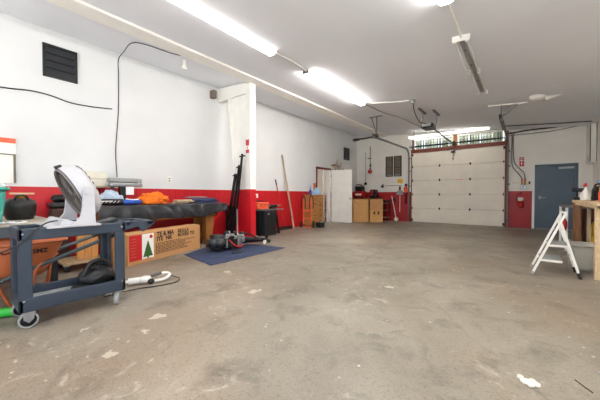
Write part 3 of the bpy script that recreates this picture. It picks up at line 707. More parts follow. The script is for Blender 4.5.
# ------------------------------------------------------------------ wheelbarrow
t = thing('wheelbarrow', 'orange plastic wheelbarrow parked between the cart and the grey table', 'wheelbarrow', (-3.95, .3, 0))
def barf(u, v):
    a = 2*PI*u; cxx = math.copysign(abs(math.cos(a))**.5, math.cos(a)); cyy = math.copysign(abs(math.sin(a))**.5, math.sin(a))
    w = v**.8
    return (-3.95+(.17+.10*w)*cxx, .16+.03*v+(.44+.15*w)*cyy, .29+.31*v-.03*cyy*(1-v))
tub = MB(); tub.grid(49, 8, barf, .008); tub.prism([(-4.12, -.15), (-3.78, -.15), (-3.78, .47), (-4.12, .47)], .29, .305, 'z'); tub = tub.build('tub', 'orangetub', t)
def brim(u, v):
    p = V(barf(u, 1)); c = V((-3.95, .2, p.z)); d = (p-c); d.z = 0; d.normalize(); q = 2*PI*v
    return p+d*(.012+.018*math.cos(q))+V((0, 0, .014*math.sin(q)))
MB().grid(49, 7, brim).build('rim', 'orangetub', tub)
m = MB(); 
lettering(m, 'SMZ', .058, Matrix.Translation(V((-3.672, .5, .505))) @ frame((1, 0, -.2), (0, 1, 0)))
m.build('marker_initials', 'ink', tub); m = MB(); m.tube(smooth_path([(-3.672, .2, .525), (-3.673, .23, .535), (-3.674, .25, .52), (-3.672, .28, .54), (-3.674, .31, .525), (-3.672, .35, .535)]), .006, 5)
m.build('marker_scribble', 'ink', tub)
for x, y1 in ((-3.72, 1.2), (-4.18, 1.25)):
    q = MB().tube([(x-.0, -.35, .14), (x, .28, .27), (x, y1-.12, .56)], .02, 10).build('handle_tube', 'tableside', t)
    MB().tube([(x, y1-.14, .555), (x, y1, .6)], .024, 10).build('grip', 'rubber', q)
    yy = .42 if x > -4 else .62
    m = MB().tube(smooth_path([(x, yy+.16, .4), (x+.02, yy+.1, .32), (x-.02, yy+.06, .02), (x-.02, yy-.06, .015), (x+.0, yy-.16, .28)]), .012, 6); m.bar((x, yy+.1, .3), (x-.02, yy+.04, .02), .05, .006, (0, 1, 0)); m.build('leg', 'orangetub', t)
m = MB(); m.M = frame((1, 0, 0), (0, 1, 0), (-3.95, -.62, .19)); m.ring([(.12, -.04), (.17, -.05), (.19, 0), (.17, .05), (.12, .04)], 28); w = m.build('wheel', 'rubber', t)
m = MB(); m.M = frame((1, 0, 0), (0, 1, 0), (-3.95, -.62, .19)); m.lathe([(.02, -.2), (.02, -.03), (.12, -.03), (.12, .03), (.02, .03), (.02, .2)], 20); m.build('rim', 'orangetub', w)
m = MB(); 
for sx in (-1, 1): m.tube([(-3.95+sx*.2, -.35, .14), (-3.95+sx*.14, -.62, .19)], .018)
m.build('fork', 'tableside', t)
one('soil_heap', 'dark soil filling the bottom of the orange wheelbarrow', 'soil', MB().blob((-3.95, .2, .5), (.2, .46, .04), 9, .3, 5, sub=3), 'brownred')['kind'] = 'stuff'
t = thing('green_handle', 'bright green tube with a white end lying by the cart wheel', 'tube', (-3.55, .28, 0))
MB().tube([(-3.47, .37, .045), (-3.55, .22, .045)], .038, 14).build('sleeve', 'green', t)
MB().tube([(-3.55, .22, .045), (-3.8, -.25, .045)], .026, 12).build('shaft', 'white', t)
# floor trolley and pine piece
t = thing('furniture_dolly', 'low wooden furniture dolly on casters behind the cart', 'dolly', (-5.15, 1.35, 0))
A = math.radians(15)
DM = T((-5.12, 1.2, 0), 0)
m = MB(); m.M = DM; m.box((-.26, -.24, .1), (.26, .24, .13)); m.build('deck', 'ply', t)
for sx in (-.2, .2):
    for sy in (-.19, .19):
        m = MB(); m.M = DM; m.box((sx-.03, sy-.03, .075), (sx+.03, sy+.03, .1)); q = m.build('caster', 'steel', t)
        m = MB(); m.M = DM @ frame((1, 0, 0), (0, 1, 0), (sx, sy, .04)); m.lathe([(.04, -.015), (.04, .015)], 18); m.build('wheel', 'rubber', q)
t = thing('pine_block', 'upright bundle of pine boards standing on the wooden dolly', 'wood block', (-5.12, 1.4, .13))
for k in range(3):
    m = MB(); m.M = T((-5.08, 1.16+.085*k, .131), 0); m.prism([(-.03, 0), (.03, 0), (.045, .42), (-.045, .42)], 0, .082, 'y'); m.build('board', 'pine', t)
# ------------------------------------------------------------------ tarp covered table
t = thing('long_table', 'oak table with tapered legs under a black vinyl sheet', 'table', (-5.5, 2.7, 0))
TX0, TX1, TY0, TY1 = -5.9, -5.2, 1.5, 3.86
MB().box((TX0, TY0, .84), (TX1, TY1, .885)).build('tabletop', 'tablewood', t)
m = MB(); m.box((TX1-.13, TY0+.1, .6), (TX1-.09, TY1-.15, .84)); m.box((TX0+.05, TY0+.1, .6), (TX0+.09, TY1-.15, .84)); m.box((TX0+.05, TY1-.2, .6), (TX1-.09, TY1-.15, .84)); m.box((TX0+.05, TY0+.1, .6), (TX1-.09, TY0+.15, .84)); m.build('apron', 'tablewood', t)
for x in (TX0+.14, TX1-.2):
    for y in (TY0+.22, TY1-.32):
        m = MB(); n = 4
        m.add([(x+a*.055, y+b*.065, 0) for a, b in ((-1,-1),(1,-1),(1,1),(-1,1))]+[(x+a*.09, y+b*.12, .84) for a, b in ((-1,-1),(1,-1),(1,1),(-1,1))], [(3,2,1,0),(4,5,6,7),(0,1,5,4),(1,2,6,5),(2,3,7,6),(3,0,4,7)], False); m.build('leg', 'tablewoodz', t)
def sheetf(u, v):
    a = TY0-.05+u*(TY1-TY0+.05+.2); b = TX0+v*(TX1-TX0+.34+.03*math.sin(u*9))
    da = max(0, a-TY1); 
    over = .32-.13*max(0, (u-.3)/.7)+.03*math.sin(u*11+.5)+.012*math.sin(u*27+1)
    bb = v*(TX1-TX0+over)+TX0
    db = max(0, bb-TX1)
    a3 = a+.5*(bb-TX1)*math.sin(a*1.7); fold = math.sin(a3*7+2.6*math.sin(a3*2.3))*.6+.4*noise.noise(V((a3*5, 3, bb*2)))*1.6
    fold = 1-2*abs(fold)**.7; x = min(bb, TX1)+.012+(.03+.035*fold)*min(1, db/.16) if db > 0 else bb
    y = min(a, TY1)+(.012+.03*min(1, da/.1)+.012*math.sin(b*20)*min(1, da/.1) if da > 0 else 0)
    z = .892+.003*noise.noise(V((a*6, bb*6, 0)))
    if db > 0: z -= max(0, db-.01)
    if da > 0: z = min(z, .892-max(0, da-.01))-.25*min(da, db)
    return (x, y, z)
tag(MB().grid(150, 46, sheetf, .004).build('vinyl_sheet', 'tarp'), 'black vinyl sheet draped over the long oak table', 'sheet')
SZ = .9
tag(MB().blob((-5.41, 1.7, SZ+.09), (.1, .17, .14), 11, .28, 2.4, sub=4, flat=SZ).build('plastic_bag', 'palebag'), 'pale blue crumpled plastic bag on the black sheet beside the fan', 'bag')
t = thing('duffel', 'black cloth roll printed with white strokes at the sheet edge beside the fan', 'cloth roll', (-5.3, 1.65, SZ))
m = MB().tube(smooth_path([(-5.3, 1.42, SZ+.05), (-5.3, 1.6, SZ+.055), (-5.3, 1.84, SZ+.05)]), .05, 12); m.build('roll', 'tarp', t)
m = MB()
for k in range(6): m.bar((-5.252, 1.47+.055*k, SZ+.035), (-5.252, 1.5+.055*k, SZ+.068), .006, .016, (1, 0, 0))
m.bar((-5.25, 1.47, SZ+.066), (-5.25, 1.68, SZ+.066), .008, .01); m.build('print', 'labelwhite', t)
def jack(u, v): return (-5.42+.2*v, 1.85+.33*u, SZ+.01+.09*math.sin(PI*min(1, max(0, u)))**.5*math.sin(PI*v)**.4*(1+.3*noise.noise(V((u*5, v*5, 2)))))
t = thing('blue_cloth', 'bright blue folded cloth with a pale trim in front of the grey bench tool', 'cloth', (-5.3, 2.0, SZ))
MB().blob((-5.32, 1.99, SZ+.045), (.09, .165, .05), 14, .2, 2.5, sub=4, flat=SZ).build('folds', 'bluecloth', t)
MB().tube(smooth_path([(-5.28, 1.88, SZ+.1), (-5.26, 1.97, SZ+.085), (-5.25, 2.08, SZ+.09)]), .01).build('trim', 'paper', t)
t = thing('bench_tool', 'grey bench tool with a long flat arm on a dark stand', 'bench tool', (-5.62, 1.95, SZ))
m = MB(); m.box((-5.72, 1.8, SZ), (-5.54, 2.1, SZ+.04), .01); m.box((-5.66, 1.9, SZ+.03), (-5.58, 2.0, SZ+.33)); m.build('stand', 'dark', t)
m = MB().box((-5.68, 1.74, SZ+.31), (-5.55, 2.27, SZ+.385), .02); m.build('lower_arm', 'steel', t)
m = MB().box((-5.69, 1.72, SZ+.39), (-5.54, 2.26, SZ+.465), .02); m.build('upper_arm', 'greysteel', t)
m = MB().tube([(-5.6, 1.79, SZ+.2), (-5.6, 1.79, SZ+.33)], .03, 10); m.blob((-5.58, 1.8, SZ+.22), (.04, .05, .05), 2, .3, sub=3); m.build('clamp', 'brownred', t)
m = MB(); m.M = frame((1, 0, 0), (0, 1, 0), (-5.545, 2.19, SZ+.39)); m.lathe([(.013, 0), (.013, .012)], 10); m.build('knob', 'white', t)
m = MB().box((-5.545, 1.98, SZ+.17), (-5.54, 2.11, SZ+.315)); one('paper_tag', 'white paper tag hanging under the grey bench tool', 'tag', m, 'paper')
m = MB().blob((-5.48, 2.42, SZ+.07), (.16, .26, .13), 21, .3, 2.6, sub=5, flat=SZ); m.blob((-5.33, 2.3, SZ+.04), (.09, .14, .07), 22, .35, 3, sub=4, flat=SZ)
tag(m.build('orange_jacket', 'orange'), 'crumpled orange jacket lying on the black sheet', 'jacket')
for k, (y0, y1, z) in enumerate(((2.76, 3.1, .0), (2.82, 3.2, .025), (2.8, 3.14, .05))):
    one('wood_strip', ('lowest pale wooden strip between the orange jacket and the navy cloth', 'middle pale wooden strip of three on the black sheet', 'topmost pale wooden strip of three on the black sheet')[k], 'wood strip', MB().box((-5.56+.04*k, y0, SZ+z), (-5.4+.03*k, y1, SZ+z+.022)), 'palewood', 'wooden strips on the black sheet')
t = thing('folded_blanket', 'navy folded blanket at the right end of the black sheet', 'blanket', (-5.5, 3.55, SZ))
for k in range(2): 
    m = MB()
    def bf(u, v, k=k):
        return (-5.68+.34*v, 3.2+.02*k+(.62-.03*k)*u, SZ+.045*k+.004+.048*(1-abs(2*u-1)**6)*(1-abs(2*v-1)**6)+.006*math.sin(u*9+k))
    m.grid(24, 12, bf, .004); m.build('fold', 'navycloth', t)
one('grey_cloth', 'small grey cloth on top of the folded navy blanket', 'cloth', MB().blob((-5.6, 3.38, SZ+.115), (.08, .25, .02), 4, .3, sub=3, flat=SZ+.1), 'greysteel')
# ------------------------------------------------------------------ christmas tree carton
p0 = V((-4.57, 1.65, 0)); p1 = V((-5.08, 3.15, 0)); dx = (p1-p0).normalized(); Lc = (p1-p0).length
CM = Matrix.Translation(p0) @ Matrix((dx, V((-dx.y, dx.x, 0)), V((0, 0, 1)))).transposed().to_4x4()
# local: x along the face, -y towards viewer side? face at y=0, body into +y
t = thing('tree_carton', 'long brown carton printed with a green christmas tree beneath the sheet', 'carton', p0)
m = MB(); m.M = CM; m.box((0, .0, 0), (Lc, .32, .47), .006); m.build('box', 'carton', t)
m = MB(); m.M = CM
m.add([(0, .01, .47), (Lc, .01, .47), (Lc, .15, .485), (0, .15, .485)], [(0, 1, 2, 3)], False); m.add([(0, .31, .47), (Lc, .31, .47), (Lc, .17, .485), (0, .17, .485)], [(0, 1, 2, 3)], False); m.build('top_flaps', 'carton', t)
m = MB(); m.M = CM; m.box((.02, -.002, .06), (.24, 0, .45)); q = m.build('red_label', 'labelred', t)
m = MB(); m.M = CM
for k in range(7): m.box((.04, -.0032, .12+.045*k), (.04+.1+.05*((k*3) % 3)/3, -.0022, .128+.045*k))
m.build('label_text', 'orangetub', q)
m = MB(); m.M = CM; m.box((.24, -.002, .06), (.46, 0, .45)); q = m.build('white_label', 'labelwhite', t)
m = MB(); m.M = CM; poly = []
n = 7
for k in range(n+1):
    w = .095*(1-k/n); z = .09+.25*k/n
    poly.append((.35+w+.0, z)); 
    if k < n: poly.append((.35+w*.82, z+.02))
left = [(.70-x, z) for x, z in poly[:-1]][::-1]
m.prism(poly+left, -.005, -.0022, 'y'); m.box((.335, -.004, .065), (.365, -.0022, .095)); m.build('printed_tree', 'treegreen', q)
m = MB(); m.M = CM @ frame((0, -1, 0), (1, 0, 0), (.41, -.002, .4)); m.lathe([(.03, 0), (.03, .002)], 16); m.build('round_seal', 'labelred', q)
m = MB(); fm = lambda x, z: CM @ Matrix.Translation(V((x, -.001, z))) @ frame((0, -1, 0), (1, 0, 0))
lettering(m, 'TE & MA', .1, fm(.52, .38)); lettering(m, 'ITE  NK', .1, fm(.52, .30)); m.build('printed_heading', 'ink', t)
m = MB(); lettering(m, 'REG:LA', .085, fm(.99, .385)); lettering(m, 'BOXED TO', .085, fm(.99, .315)); m.build('printed_subheading', 'ink', t); m = MB()
rr = random.Random(4); m.M = CM
for k in range(8):
    x = .5; z = .26-.024*k
    end = 1.45 if k in (1, ) else rr.uniform(1.0, 1.3)
    while x < end:
        w = rr.uniform(.02, .07); m.box((x, -.0022, z), (x+w, -.0005, z+.011)); x += w+.012
m.build('printed_small_text', 'ink', t)
# ------------------------------------------------------------------ pole saw handle on the floor
t = thing('trimmer_handle', 'white and grey electric trimmer grip lying on the floor beside the cart', 'trimmer', (-3.45, 1.5, 0))
m = MB().tube([(-3.62, 1.2, .05), (-3.6, 1.3, .05)], .02, 10); m.tube([(-3.6, 1.3, .05), (-3.55, 1.43, .055)], .04, 12, .036); m.blob((-3.53, 1.46, .055), (.05, .07, .045), 3, .08, sub=3); m.build('motor_body', 'white', t)
m = MB().tube(smooth_path([(-3.55, 1.48, .06), (-3.52, 1.6, .09), (-3.5, 1.7, .09), (-3.46, 1.72, .07), (-3.44, 1.65, .04), (-3.47, 1.55, .03), (-3.5, 1.47, .04)]), .018, 8); m.build('loop_handle', 'white', t)
m = MB().tube([(-3.53, 1.52, .085), (-3.51, 1.64, .1)], .02, 8); m.build('grip_pad', 'fangrey', t)
m = MB().blob((-3.47, 1.5, .035), (.035, .04, .035), 1, .1, sub=2); m.build('trigger_housing', 'dark', t)
m = SP([(-3.46, 1.72, .06), (-3.42, 1.82, .012), (-3.3, 1.72, .008), (-3.32, 1.5, .008), (-3.4, 1.3, .008), (-3.4, 1.0, .008)], .006); m.build('cord', 'cable', t)
m = MB().tube([(-3.64, 1.12, .05), (-3.62, 1.2, .05)], .016, 8); m.build('shaft_socket', 'dark', t)
# ------------------------------------------------------------------ blue pad and outboard motor
pts2 = [(-5.45, 3.15), (-4.60, 2.52), (-3.68, 2.5), (-3.74, 4.2), (-4.6, 4.17), (-5.3, 4.1)]
def padf(u, v):
    a = V((-5.2, 2.95)); b = V((-3.66, 2.45)); c = V((-3.76, 4.22)); d = V((-5.3, 4.12))
    a = V((-5.25, 3.3)); b = V((-4.2, 2.35)); c = V((-3.62, 4.2)); d = V((-4.75, 4.16))
    p = a*(1-u)*(1-v)+b*u*(1-v)+c*u*v+d*(1-u)*v
    return (p.x, p.y, .012+.012*abs(noise.noise(V((p.x*5, p.y*5, 1))))+.006*math.sin(p.x*40)*0)
padq = [V((-5.02, 3.38)), V((-4.63, 2.52)), V((-3.95, 2.42)), V((-3.72, 4.15)), V((-4.55, 4.16))]
def padf(u, v):
    L3 = [V((-4.72, 2.6)), V((-5.03, 3.25)), V((-5.12, 4.0))]
    k = min(1, int(v*2)); l = L3[k].lerp(L3[k+1], v*2-k); r = V((-3.66, 2.45)).lerp(V((-3.74, 4.22)), v)
    p = l.lerp(r, u)
    return (p.x, p.y, .006+.014*abs(noise.noise(V((p.x*4, p.y*4, 1)))))
tag(MB().grid(40, 40, padf, .006).build('moving_pad', 'bluetarp'), 'blue quilted pad spread on the floor under the outboard motor', 'pad')
t = thing('outboard_motor', 'outboard boat motor lying on the blue pad with its powerhead open', 'boat motor', (-4.5, 3.5, .02))
OM = Matrix.Translation(V((-4.50, 3.15, .02))) @ frame((0, 0, 1), (.04, 1, 0)) @ Matrix.Translation(V((0, 0, .155)))   # local x runs along the motor
m = MB(); m.M = OM
bm = bmesh.new(); bmesh.ops.create_cube(bm, size=1)
for q in bm.verts: q.co = V((q.co.x*.34+.0, q.co.y*.36*(1 if q.co.x < 0 else .96), q.co.z*.28))
bmesh.ops.bevel(bm, geom=bm.edges[:], offset=.07, segments=4, affect='EDGES'); m.bm(bm, True); cow = m.build('cowling', 'cowl', t)
m = MB(); m.M = OM; m.box((.08, -.185, -.1), (.11, .185, .1), .006); m.build('cowling_band', 'steel', cow)
m = MB(); m.M = OM; rnd = random.Random(2)
m.box((.15, -.13, -.1), (.42, .13, .1), .02)
ph = m.build('powerhead', 'darkmetal', t)
for k in range(30):
    m = MB(); m.M = OM @ T((rnd.uniform(.16, .52), rnd.uniform(-.18, .16), rnd.uniform(-.08, .15)), rnd.uniform(0, 3), rnd.uniform(0, 1.5))
    r = rnd.uniform(.018, .04)
    if k % 2: m.lathe([(r, -r), (r, r), (r*.5, r*1.3)], 10)
    else: m.box((-r*1.5, -r, -r), (r*1.5, r, r), .006)
    m.build(('cylinder_cap', 'carburettor', 'bracket', 'fuel_fitting')[k % 4], ('steel', 'dark', 'greysteel', 'cowl')[k % 4], ph)
m = MB(); m.M = OM; m.tube(smooth_path([(.14, -.18, .05), (.22, -.22, -.05), (.34, -.22, -.1), (.46, -.18, -.08)]), .013); m.build('red_hose', 'redpaint', t)
m = MB(); m.M = OM; m.tube(smooth_path([(.12, -.17, .0), (.2, -.26, -.13), (.34, -.3, -.14), (.2, -.36, -.14), (.02, -.4, -.14), (.05, -.5, -.145), (.25, -.45, -.145)]), .009); m.build('black_cable', 'cable', t)
m = MB(); m.M = OM; m.box((.36, -.14, -.12), (.5, .14, .12), .03); m.box((.44, -.18, -.04), (.52, .18, .06), .02); m.build('transom_clamp', 'steel', t)
m = MB(); m.M = OM
vs = []
for (x, w, h, dz) in ((.48, .09, .085, .0), (.7, .075, .06, -.03), (.95, .07, .05, -.06), (1.12, .05, .045, -.08)):
    vs.append([(x, a*w, b*h+dz) for a, b in ((-1, -.4), (-.4, -1), (.4, -1), (1, -.4), (1, .4), (.4, 1), (-.4, 1), (-1, .4))])
allv = [p for r in vs for p in r]; m.add(allv, [(i*8+j, i*8+(j+1) % 8, (i+1)*8+(j+1) % 8, (i+1)*8+j) for i in range(3) for j in range(8)]+[tuple(range(8))[::-1], tuple(range(24, 32))], True)
leg = m.build('leg', 'dark', t)
m = MB(); m.M = OM; m.box((.93, -.1, -.07), (1.02, .1, -.05), .005); m.build('cavitation_plate', 'cowl', leg)
m = MB(); m.M = OM; m.tube([(1.1, -.14, -.08), (1.1, .12, -.08)], .05, 14, .03); m.build('gearcase', 'darkmetal', leg)
for k in range(3):
    m = MB(); m.M = OM @ frame((0, 1, 0), (1, 0, 0), (1.1, -.16, -.07)) @ Matrix.Rotation(k*2*PI/3+.5, 4, 'Z')
    m.prism([(.02, -.02), (.09, -.05), (.12, 0), (.08, .045), (.02, .02)], -.006, .006, 'z'); m.build('propeller_blade', 'labelwhite' if k == 1 else 'dark', leg)
m = MB(); m.M = OM; m.tube(smooth_path([(.5, -.1, .1), (.6, -.12, .12), (.78, -.1, .05), (.85, -.1, .0)]), .016); m.build('tiller_arm', 'dark', t)
# ------------------------------------------------------------------ things around the column
def rail(label, b, tp, w=.036):
    o = thing('steel_rail', label, 'rail', b, group='black rails leaning on the column')
    d = (V(tp)-V(b)); 
    MB().bar(b, tp, w, w, (0, 1, 0)).build('bar', 'darkmetal', o)
    MB().bar(V(tp)-d*.03+V((-.05, -.03, 0)), V(tp)-d*.03+V((.07, .03, .015)), .03, .03).build('end_bracket', 'dark', o)
rail('tallest black steel rail leaning on the white column', (-5.24, 4.10, 0), (-4.96, 4.14, 1.99))
rail('black steel rail leaning on the column, second in height', (-5.32, 4.06, 0), (-5.03, 4.11, 1.74))
rail('shortest black steel rail leaning on the column, nearest the table', (-5.42, 4.02, 0), (-5.12, 4.08, 1.55), .045)
one('silver_rod', 'thin silver rod leaning against the red base of the column', 'rod', MB().tube([(-5.02, 4.05, .0), (-5.1, 4.1, .75)], .014), 'steel')
t = thing('low_cabinet', 'low black cabinet against the red wall between the table and the column', 'cabinet', (-5.72, 4.45, 0))
MB().box((-5.93, 4.4, 0), (-5.5, 4.95, .8), .01).build('body', 'dark', t)
MB().box((-5.5, 4.42, .05), (-5.49, 4.93, .78)).build('door', 'black', t)
MB().blob((-5.485, 4.5, .42), (.012, .012, .012), 1, 0, sub=2).build('knob', 'steel', t)
t = thing('column_sign', 'small red and white safety sign on the white column', 'sign', (-4.835, 4.185, 2.0))
MB().box((-4.895, 4.184, 1.99), (-4.775, 4.189, 2.31)).build('plate', 'labelwhite', t)
m = MB().box((-4.888, 4.1825, 2.0), (-4.782, 4.1842, 2.08)); m.box((-4.888, 4.1825, 2.17), (-4.782, 4.1842, 2.3)); m.build('red_fields', 'labelred', t)
m = MB().prism([(-4.855, 2.125), (-4.835, 2.085), (-4.815, 2.125)], 4.1825, 4.184, 'y'); m.box((-4.842, 4.1825, 2.12), (-4.828, 4.184, 2.165)); m.box((-4.87, 4.1812, 2.22), (-4.8, 4.1826, 2.25)); m.build('arrow', 'labelred', t)
t = thing('vise_bench', 'short steel topped workbench beside the column holding an orange toolbox', 'workbench', (-5.5, 5.2, 0))
MB().box((-5.92, 4.98, .66), (-5.25, 5.85, .69)).build('top', 'steel', t)
for y in (5.62,):
    for x in (-5.34, -5.85): MB().bar((x, y, .66), (x, y+.14, .0), .045).build('leg', 'dark', t)
    MB().bar((-5.34, y+.14, .03), (-5.85, y+.14, .03), .04).build('foot_bar', 'dark', t)
for x in (-5.34, -5.85): MB().bar((x, 5.03, .66), (x, 5.03, 0), .045).build('leg', 'dark', t)
t = thing('black_cabinet', 'black metal cabinet under the steel bench beside the column', 'cabinet', (-5.3, 5.2, 0))
MB().box((-5.6, 5.08, 0), (-5.2, 5.5, .655), .01).build('body', 'cowl', t)
MB().box((-5.2, 5.1, .03), (-5.19, 5.48, .63)).build('door', 'dark', t); MB().box((-5.19, 5.16, .55), (-5.175, 5.22, .6)).build('latch', 'steel', t)
t = thing('toolbox', 'orange metal toolbox on the steel bench beside the column', 'toolbox', (-5.5, 5.2, .69))
MB().box((-5.66, 4.99, .695), (-5.4, 5.42, .81), .02).build('body', 'orangered', t); MB().box((-5.67, 4.98, .81), (-5.39, 5.43, .87), .02).build('lid', 'orangered', t)
MB().tube(smooth_path([(-5.53, 5.1, .87), (-5.53, 5.14, .91), (-5.53, 5.28, .91), (-5.53, 5.32, .87)]), .012).build('handle', 'dark', t)
m = MB().box((-5.4, 5.1, .78), (-5.385, 5.14, .84)); m.box((-5.4, 5.3, .78), (-5.385, 5.34, .84)); m.build('latches', 'steel', t)
t = thing('red_carton', 'red and white carton behind the orange toolbox at the column', 'carton', (-5.8, 5.1, .69))
MB().box((-5.92, 4.95, .695), (-5.72, 5.33, 1.12)).build('box', 'labelred', t); MB().box((-5.721, 4.97, .99), (-5.716, 5.32, 1.1)).build('white_band', 'labelwhite', t)
m = MB(); 
for k in range(3): m.box((-5.717, 5.0+.1*k, 1.0), (-5.714, 5.06+.1*k, 1.06))
m.build('print', 'labelred', t)
t = thing('bench_vise', 'dark bench vise at the right end of the steel bench', 'vise', (-5.4, 5.62, .69))
MB().box((-5.5, 5.52, .692), (-5.36, 5.66, .73)).build('base', 'darkmetal', t); MB().box((-5.52, 5.5, .73), (-5.36, 5.72, .8), .015).build('jaw', 'dark', t); MB().tube([(-5.43, 5.45, .76), (-5.43, 5.9, .77)], .022).build('screw', 'steel', t)
MB().tube([(-5.5, 5.88, .74), (-5.36, 5.88, .79)], .01).build('handle', 'orangered', t)
one('black_rod', 'short black bar leaning on the white wall right of the column', 'bar', MB().bar((-5.88, 5.48, .7), (-5.93, 5.3, 1.5), .035, .03), 'dark')
# broom and pole
t = thing('push_broom', 'push broom with a red handle leaning on the red wall', 'broom', (-5.8, 6.5, 0))
MB().tube([(-5.78, 6.5, .09), (-5.935, 6.27, 1.45)], .013).build('handle', 'redpaint', t); MB().tube([(-5.925, 6.28, 1.38), (-5.94, 6.25, 1.54)], .017).build('grip', 'dark', t)
MB().box((-5.82, 6.2, .06), (-5.74, 6.8, .1), .008).build('head', 'dark', t); MB().box((-5.83, 6.2, .0), (-5.73, 6.8, .06)).build('bristles', 'brownred', t)
one('wooden_pole', 'tall weathered wooden pole leaning on the left wall', 'pole', MB().bar((-5.72, 6.86, 0), (-5.922, 6.53, 2.32), .05, .04), 'oldwood')
# ------------------------------------------------------------------ dresser, hand truck, doorway
t = thing('dresser', 'oak chest of drawers against the left wall beside the doorway', 'chest of drawers', (-5.78, 8.05, 0))
DX, Da, Db = -5.62, 7.66, 8.38
MB().box((-5.94, Da, .05), (DX, Db, 1.04)).build('carcass', 'dresserwood', t); MB().box((-5.95, Da-.03, 1.04), (DX+.03, Db+.03, 1.075), .006).build('top', 'dresserwood', t)
MB().box((-5.92, Da+.02, 0), (DX-.02, Db-.02, .05)).build('plinth', 'dresserwood', t)
for k in range(5):
    z0 = .08+.19*k; q = MB().box((DX, Da+.03, z0), (DX+.018, Db-.03, z0+.175), .006).build('drawer', 'dresserwood', t)
    for y in (Da+.2, Db-.2): MB().box((DX+.018, y-.035, z0+.08), (DX+.034, y+.035, z0+.1), .004).build('pull', 'brownred', q)
t = thing('spray_bottle', 'blue spray bottle standing on the chest of drawers', 'bottle', (-5.75, 7.78, 1.075))
m = MB(); m.M = T((-5.75, 7.78, 1.076)); m.lathe([(.045, 0), (.05, .02), (.05, .13), (.03, .17), (.015, .2), (.015, .22)], 14); m.build('body', 'bluebottle', t)
m = MB().box((-5.77, 7.75, 1.295), (-5.73, 7.83, 1.33), .006); m.bar((-5.75, 7.78, 1.33), (-5.75, 7.78, 1.4), .025); m.build('sprayer', 'palebluebox', t)
t = thing('tissue_box', 'pale blue paper box standing on the chest of drawers', 'box', (-5.75, 8.15, 1.075))
MB().box((-5.85, 8.0, 1.077), (-5.68, 8.3, 1.2), .004).build('box', 'palebluebox', t)
m = MB(); m.M = T((-5.76, 8.15, 1.2), .3); m.prism([(-.11, 0), (.11, 0), (.07, .12), (-.03, .13)], -.02, .02, 'y'); m.build('open_flap', 'palebluebox', t)
one('small_plaque', 'small orange rimmed plaque on the wall beside the doorway', 'plaque', MB().box((LX, 8.24, 1.2), (LX+.02, 8.38, 1.5)), 'orangetub')
HM = T((-5.56, 7.36, 0), math.atan2(.62, .78))
t = thing('hand_truck', 'orange hand truck with black grips parked before the chest of drawers', 'hand truck', (-5.56, 7.36, 0))
for sx in (-.13, .13):
    m = MB(); m.M = HM; m.tube([(sx, .02, .1), (sx, .04, .95)], .016, 8); m.build('frame_tube', 'orangered', t)
    m = MB(); m.M = HM; m.tube(smooth_path([(sx-.05, -.0, .6), (sx-.06, -.03, .9), (sx, .0, 1.07), (sx+.06, -.03, .9), (sx+.06, .0, .62)]), .014, 8); m.build('grip_loop', 'dark', t)
    m = MB(); m.M = HM @ frame((1, 0, 0), (0, 1, 0), (sx*1.55, -.0, .11)); m.ring([(.05, -.03), (.1, -.035), (.11, 0), (.1, .035), (.05, .03)], 22); w = m.build('wheel', 'rubber', t)
    m = MB(); m.M = HM @ frame((1, 0, 0), (0, 1, 0), (sx*1.55, -.0, .11)); m.lathe([(.05, -.025), (.05, .025)], 14); m.build('hub', 'greysteel', w)
for z in (.3, .55, .8):
    m = MB(); m.M = HM; m.bar((-.13, .03, z), (.13, .03, z), .025); m.build('crossbar', 'orangered', t)
m = MB(); m.M = HM; m.box((-.15, -.2, .01), (.15, .03, .022)); m.build('toe_plate', 'orangered', t)
t = thing('black_charger', 'small black and grey machine on the floor beside the hand truck', 'machine', (-5.25, 7.64, 0))
MB().box((-5.37, 7.54, 0), (-5.15, 7.78, .17), .03).build('body', 'dark', t); MB().tube([(-5.2, 7.6, .18), (-5.2, 7.72, .18)], .03, 10).build('handle', 'greysteel', t)
# six panel door, open
t = thing('door_3', None, None, (LX, 9.42, 0), kind='structure')
Dang = math.radians(9); PM = T((LX+.03, 9.42, .01), Dang)
m = MB(); m.M = PM; m.box((0, 0, 0), (.84, .035, 2.03), .003); m.build('slab', 'white', t)
for (x0, x1) in ((.11, .37), (.47, .73)):
    for (z0, z1) in ((.22, .85), (.98, 1.58), (1.7, 1.92)):
        m = MB(); m.M = PM; b = .018
        for a in ((x0, z0, x1, z0+b), (x0, z1-b, x1, z1), (x0, z0, x0+b, z1), (x1-b, z0, x1, z1)): m.box((a[0], -.006, a[1]), (a[2], .001, a[3]))
        m.box((x0+.05, -.008, z0+.05), (x1-.05, .001, z1-.05), .003); m.build('raised_panel', 'white', t)
m = MB(); m.M = PM @ frame((0, -1, 0), (1, 0, 0), (.78, 0, .93)); m.lathe([(.03, 0), (.03, .008), (.012, .02), (.012, .04), (.03, .055), (.028, .075), (0, .08)], 16); m.build('knob', 'steel', t)
for z in (.25, 1.05, 1.8):
    m = MB(); m.M = PM; m.tube([(-.008, -.006, z-.05), (-.008, -.006, z+.05)], .01, 8); m.build('hinge', 'darkmetal', t)
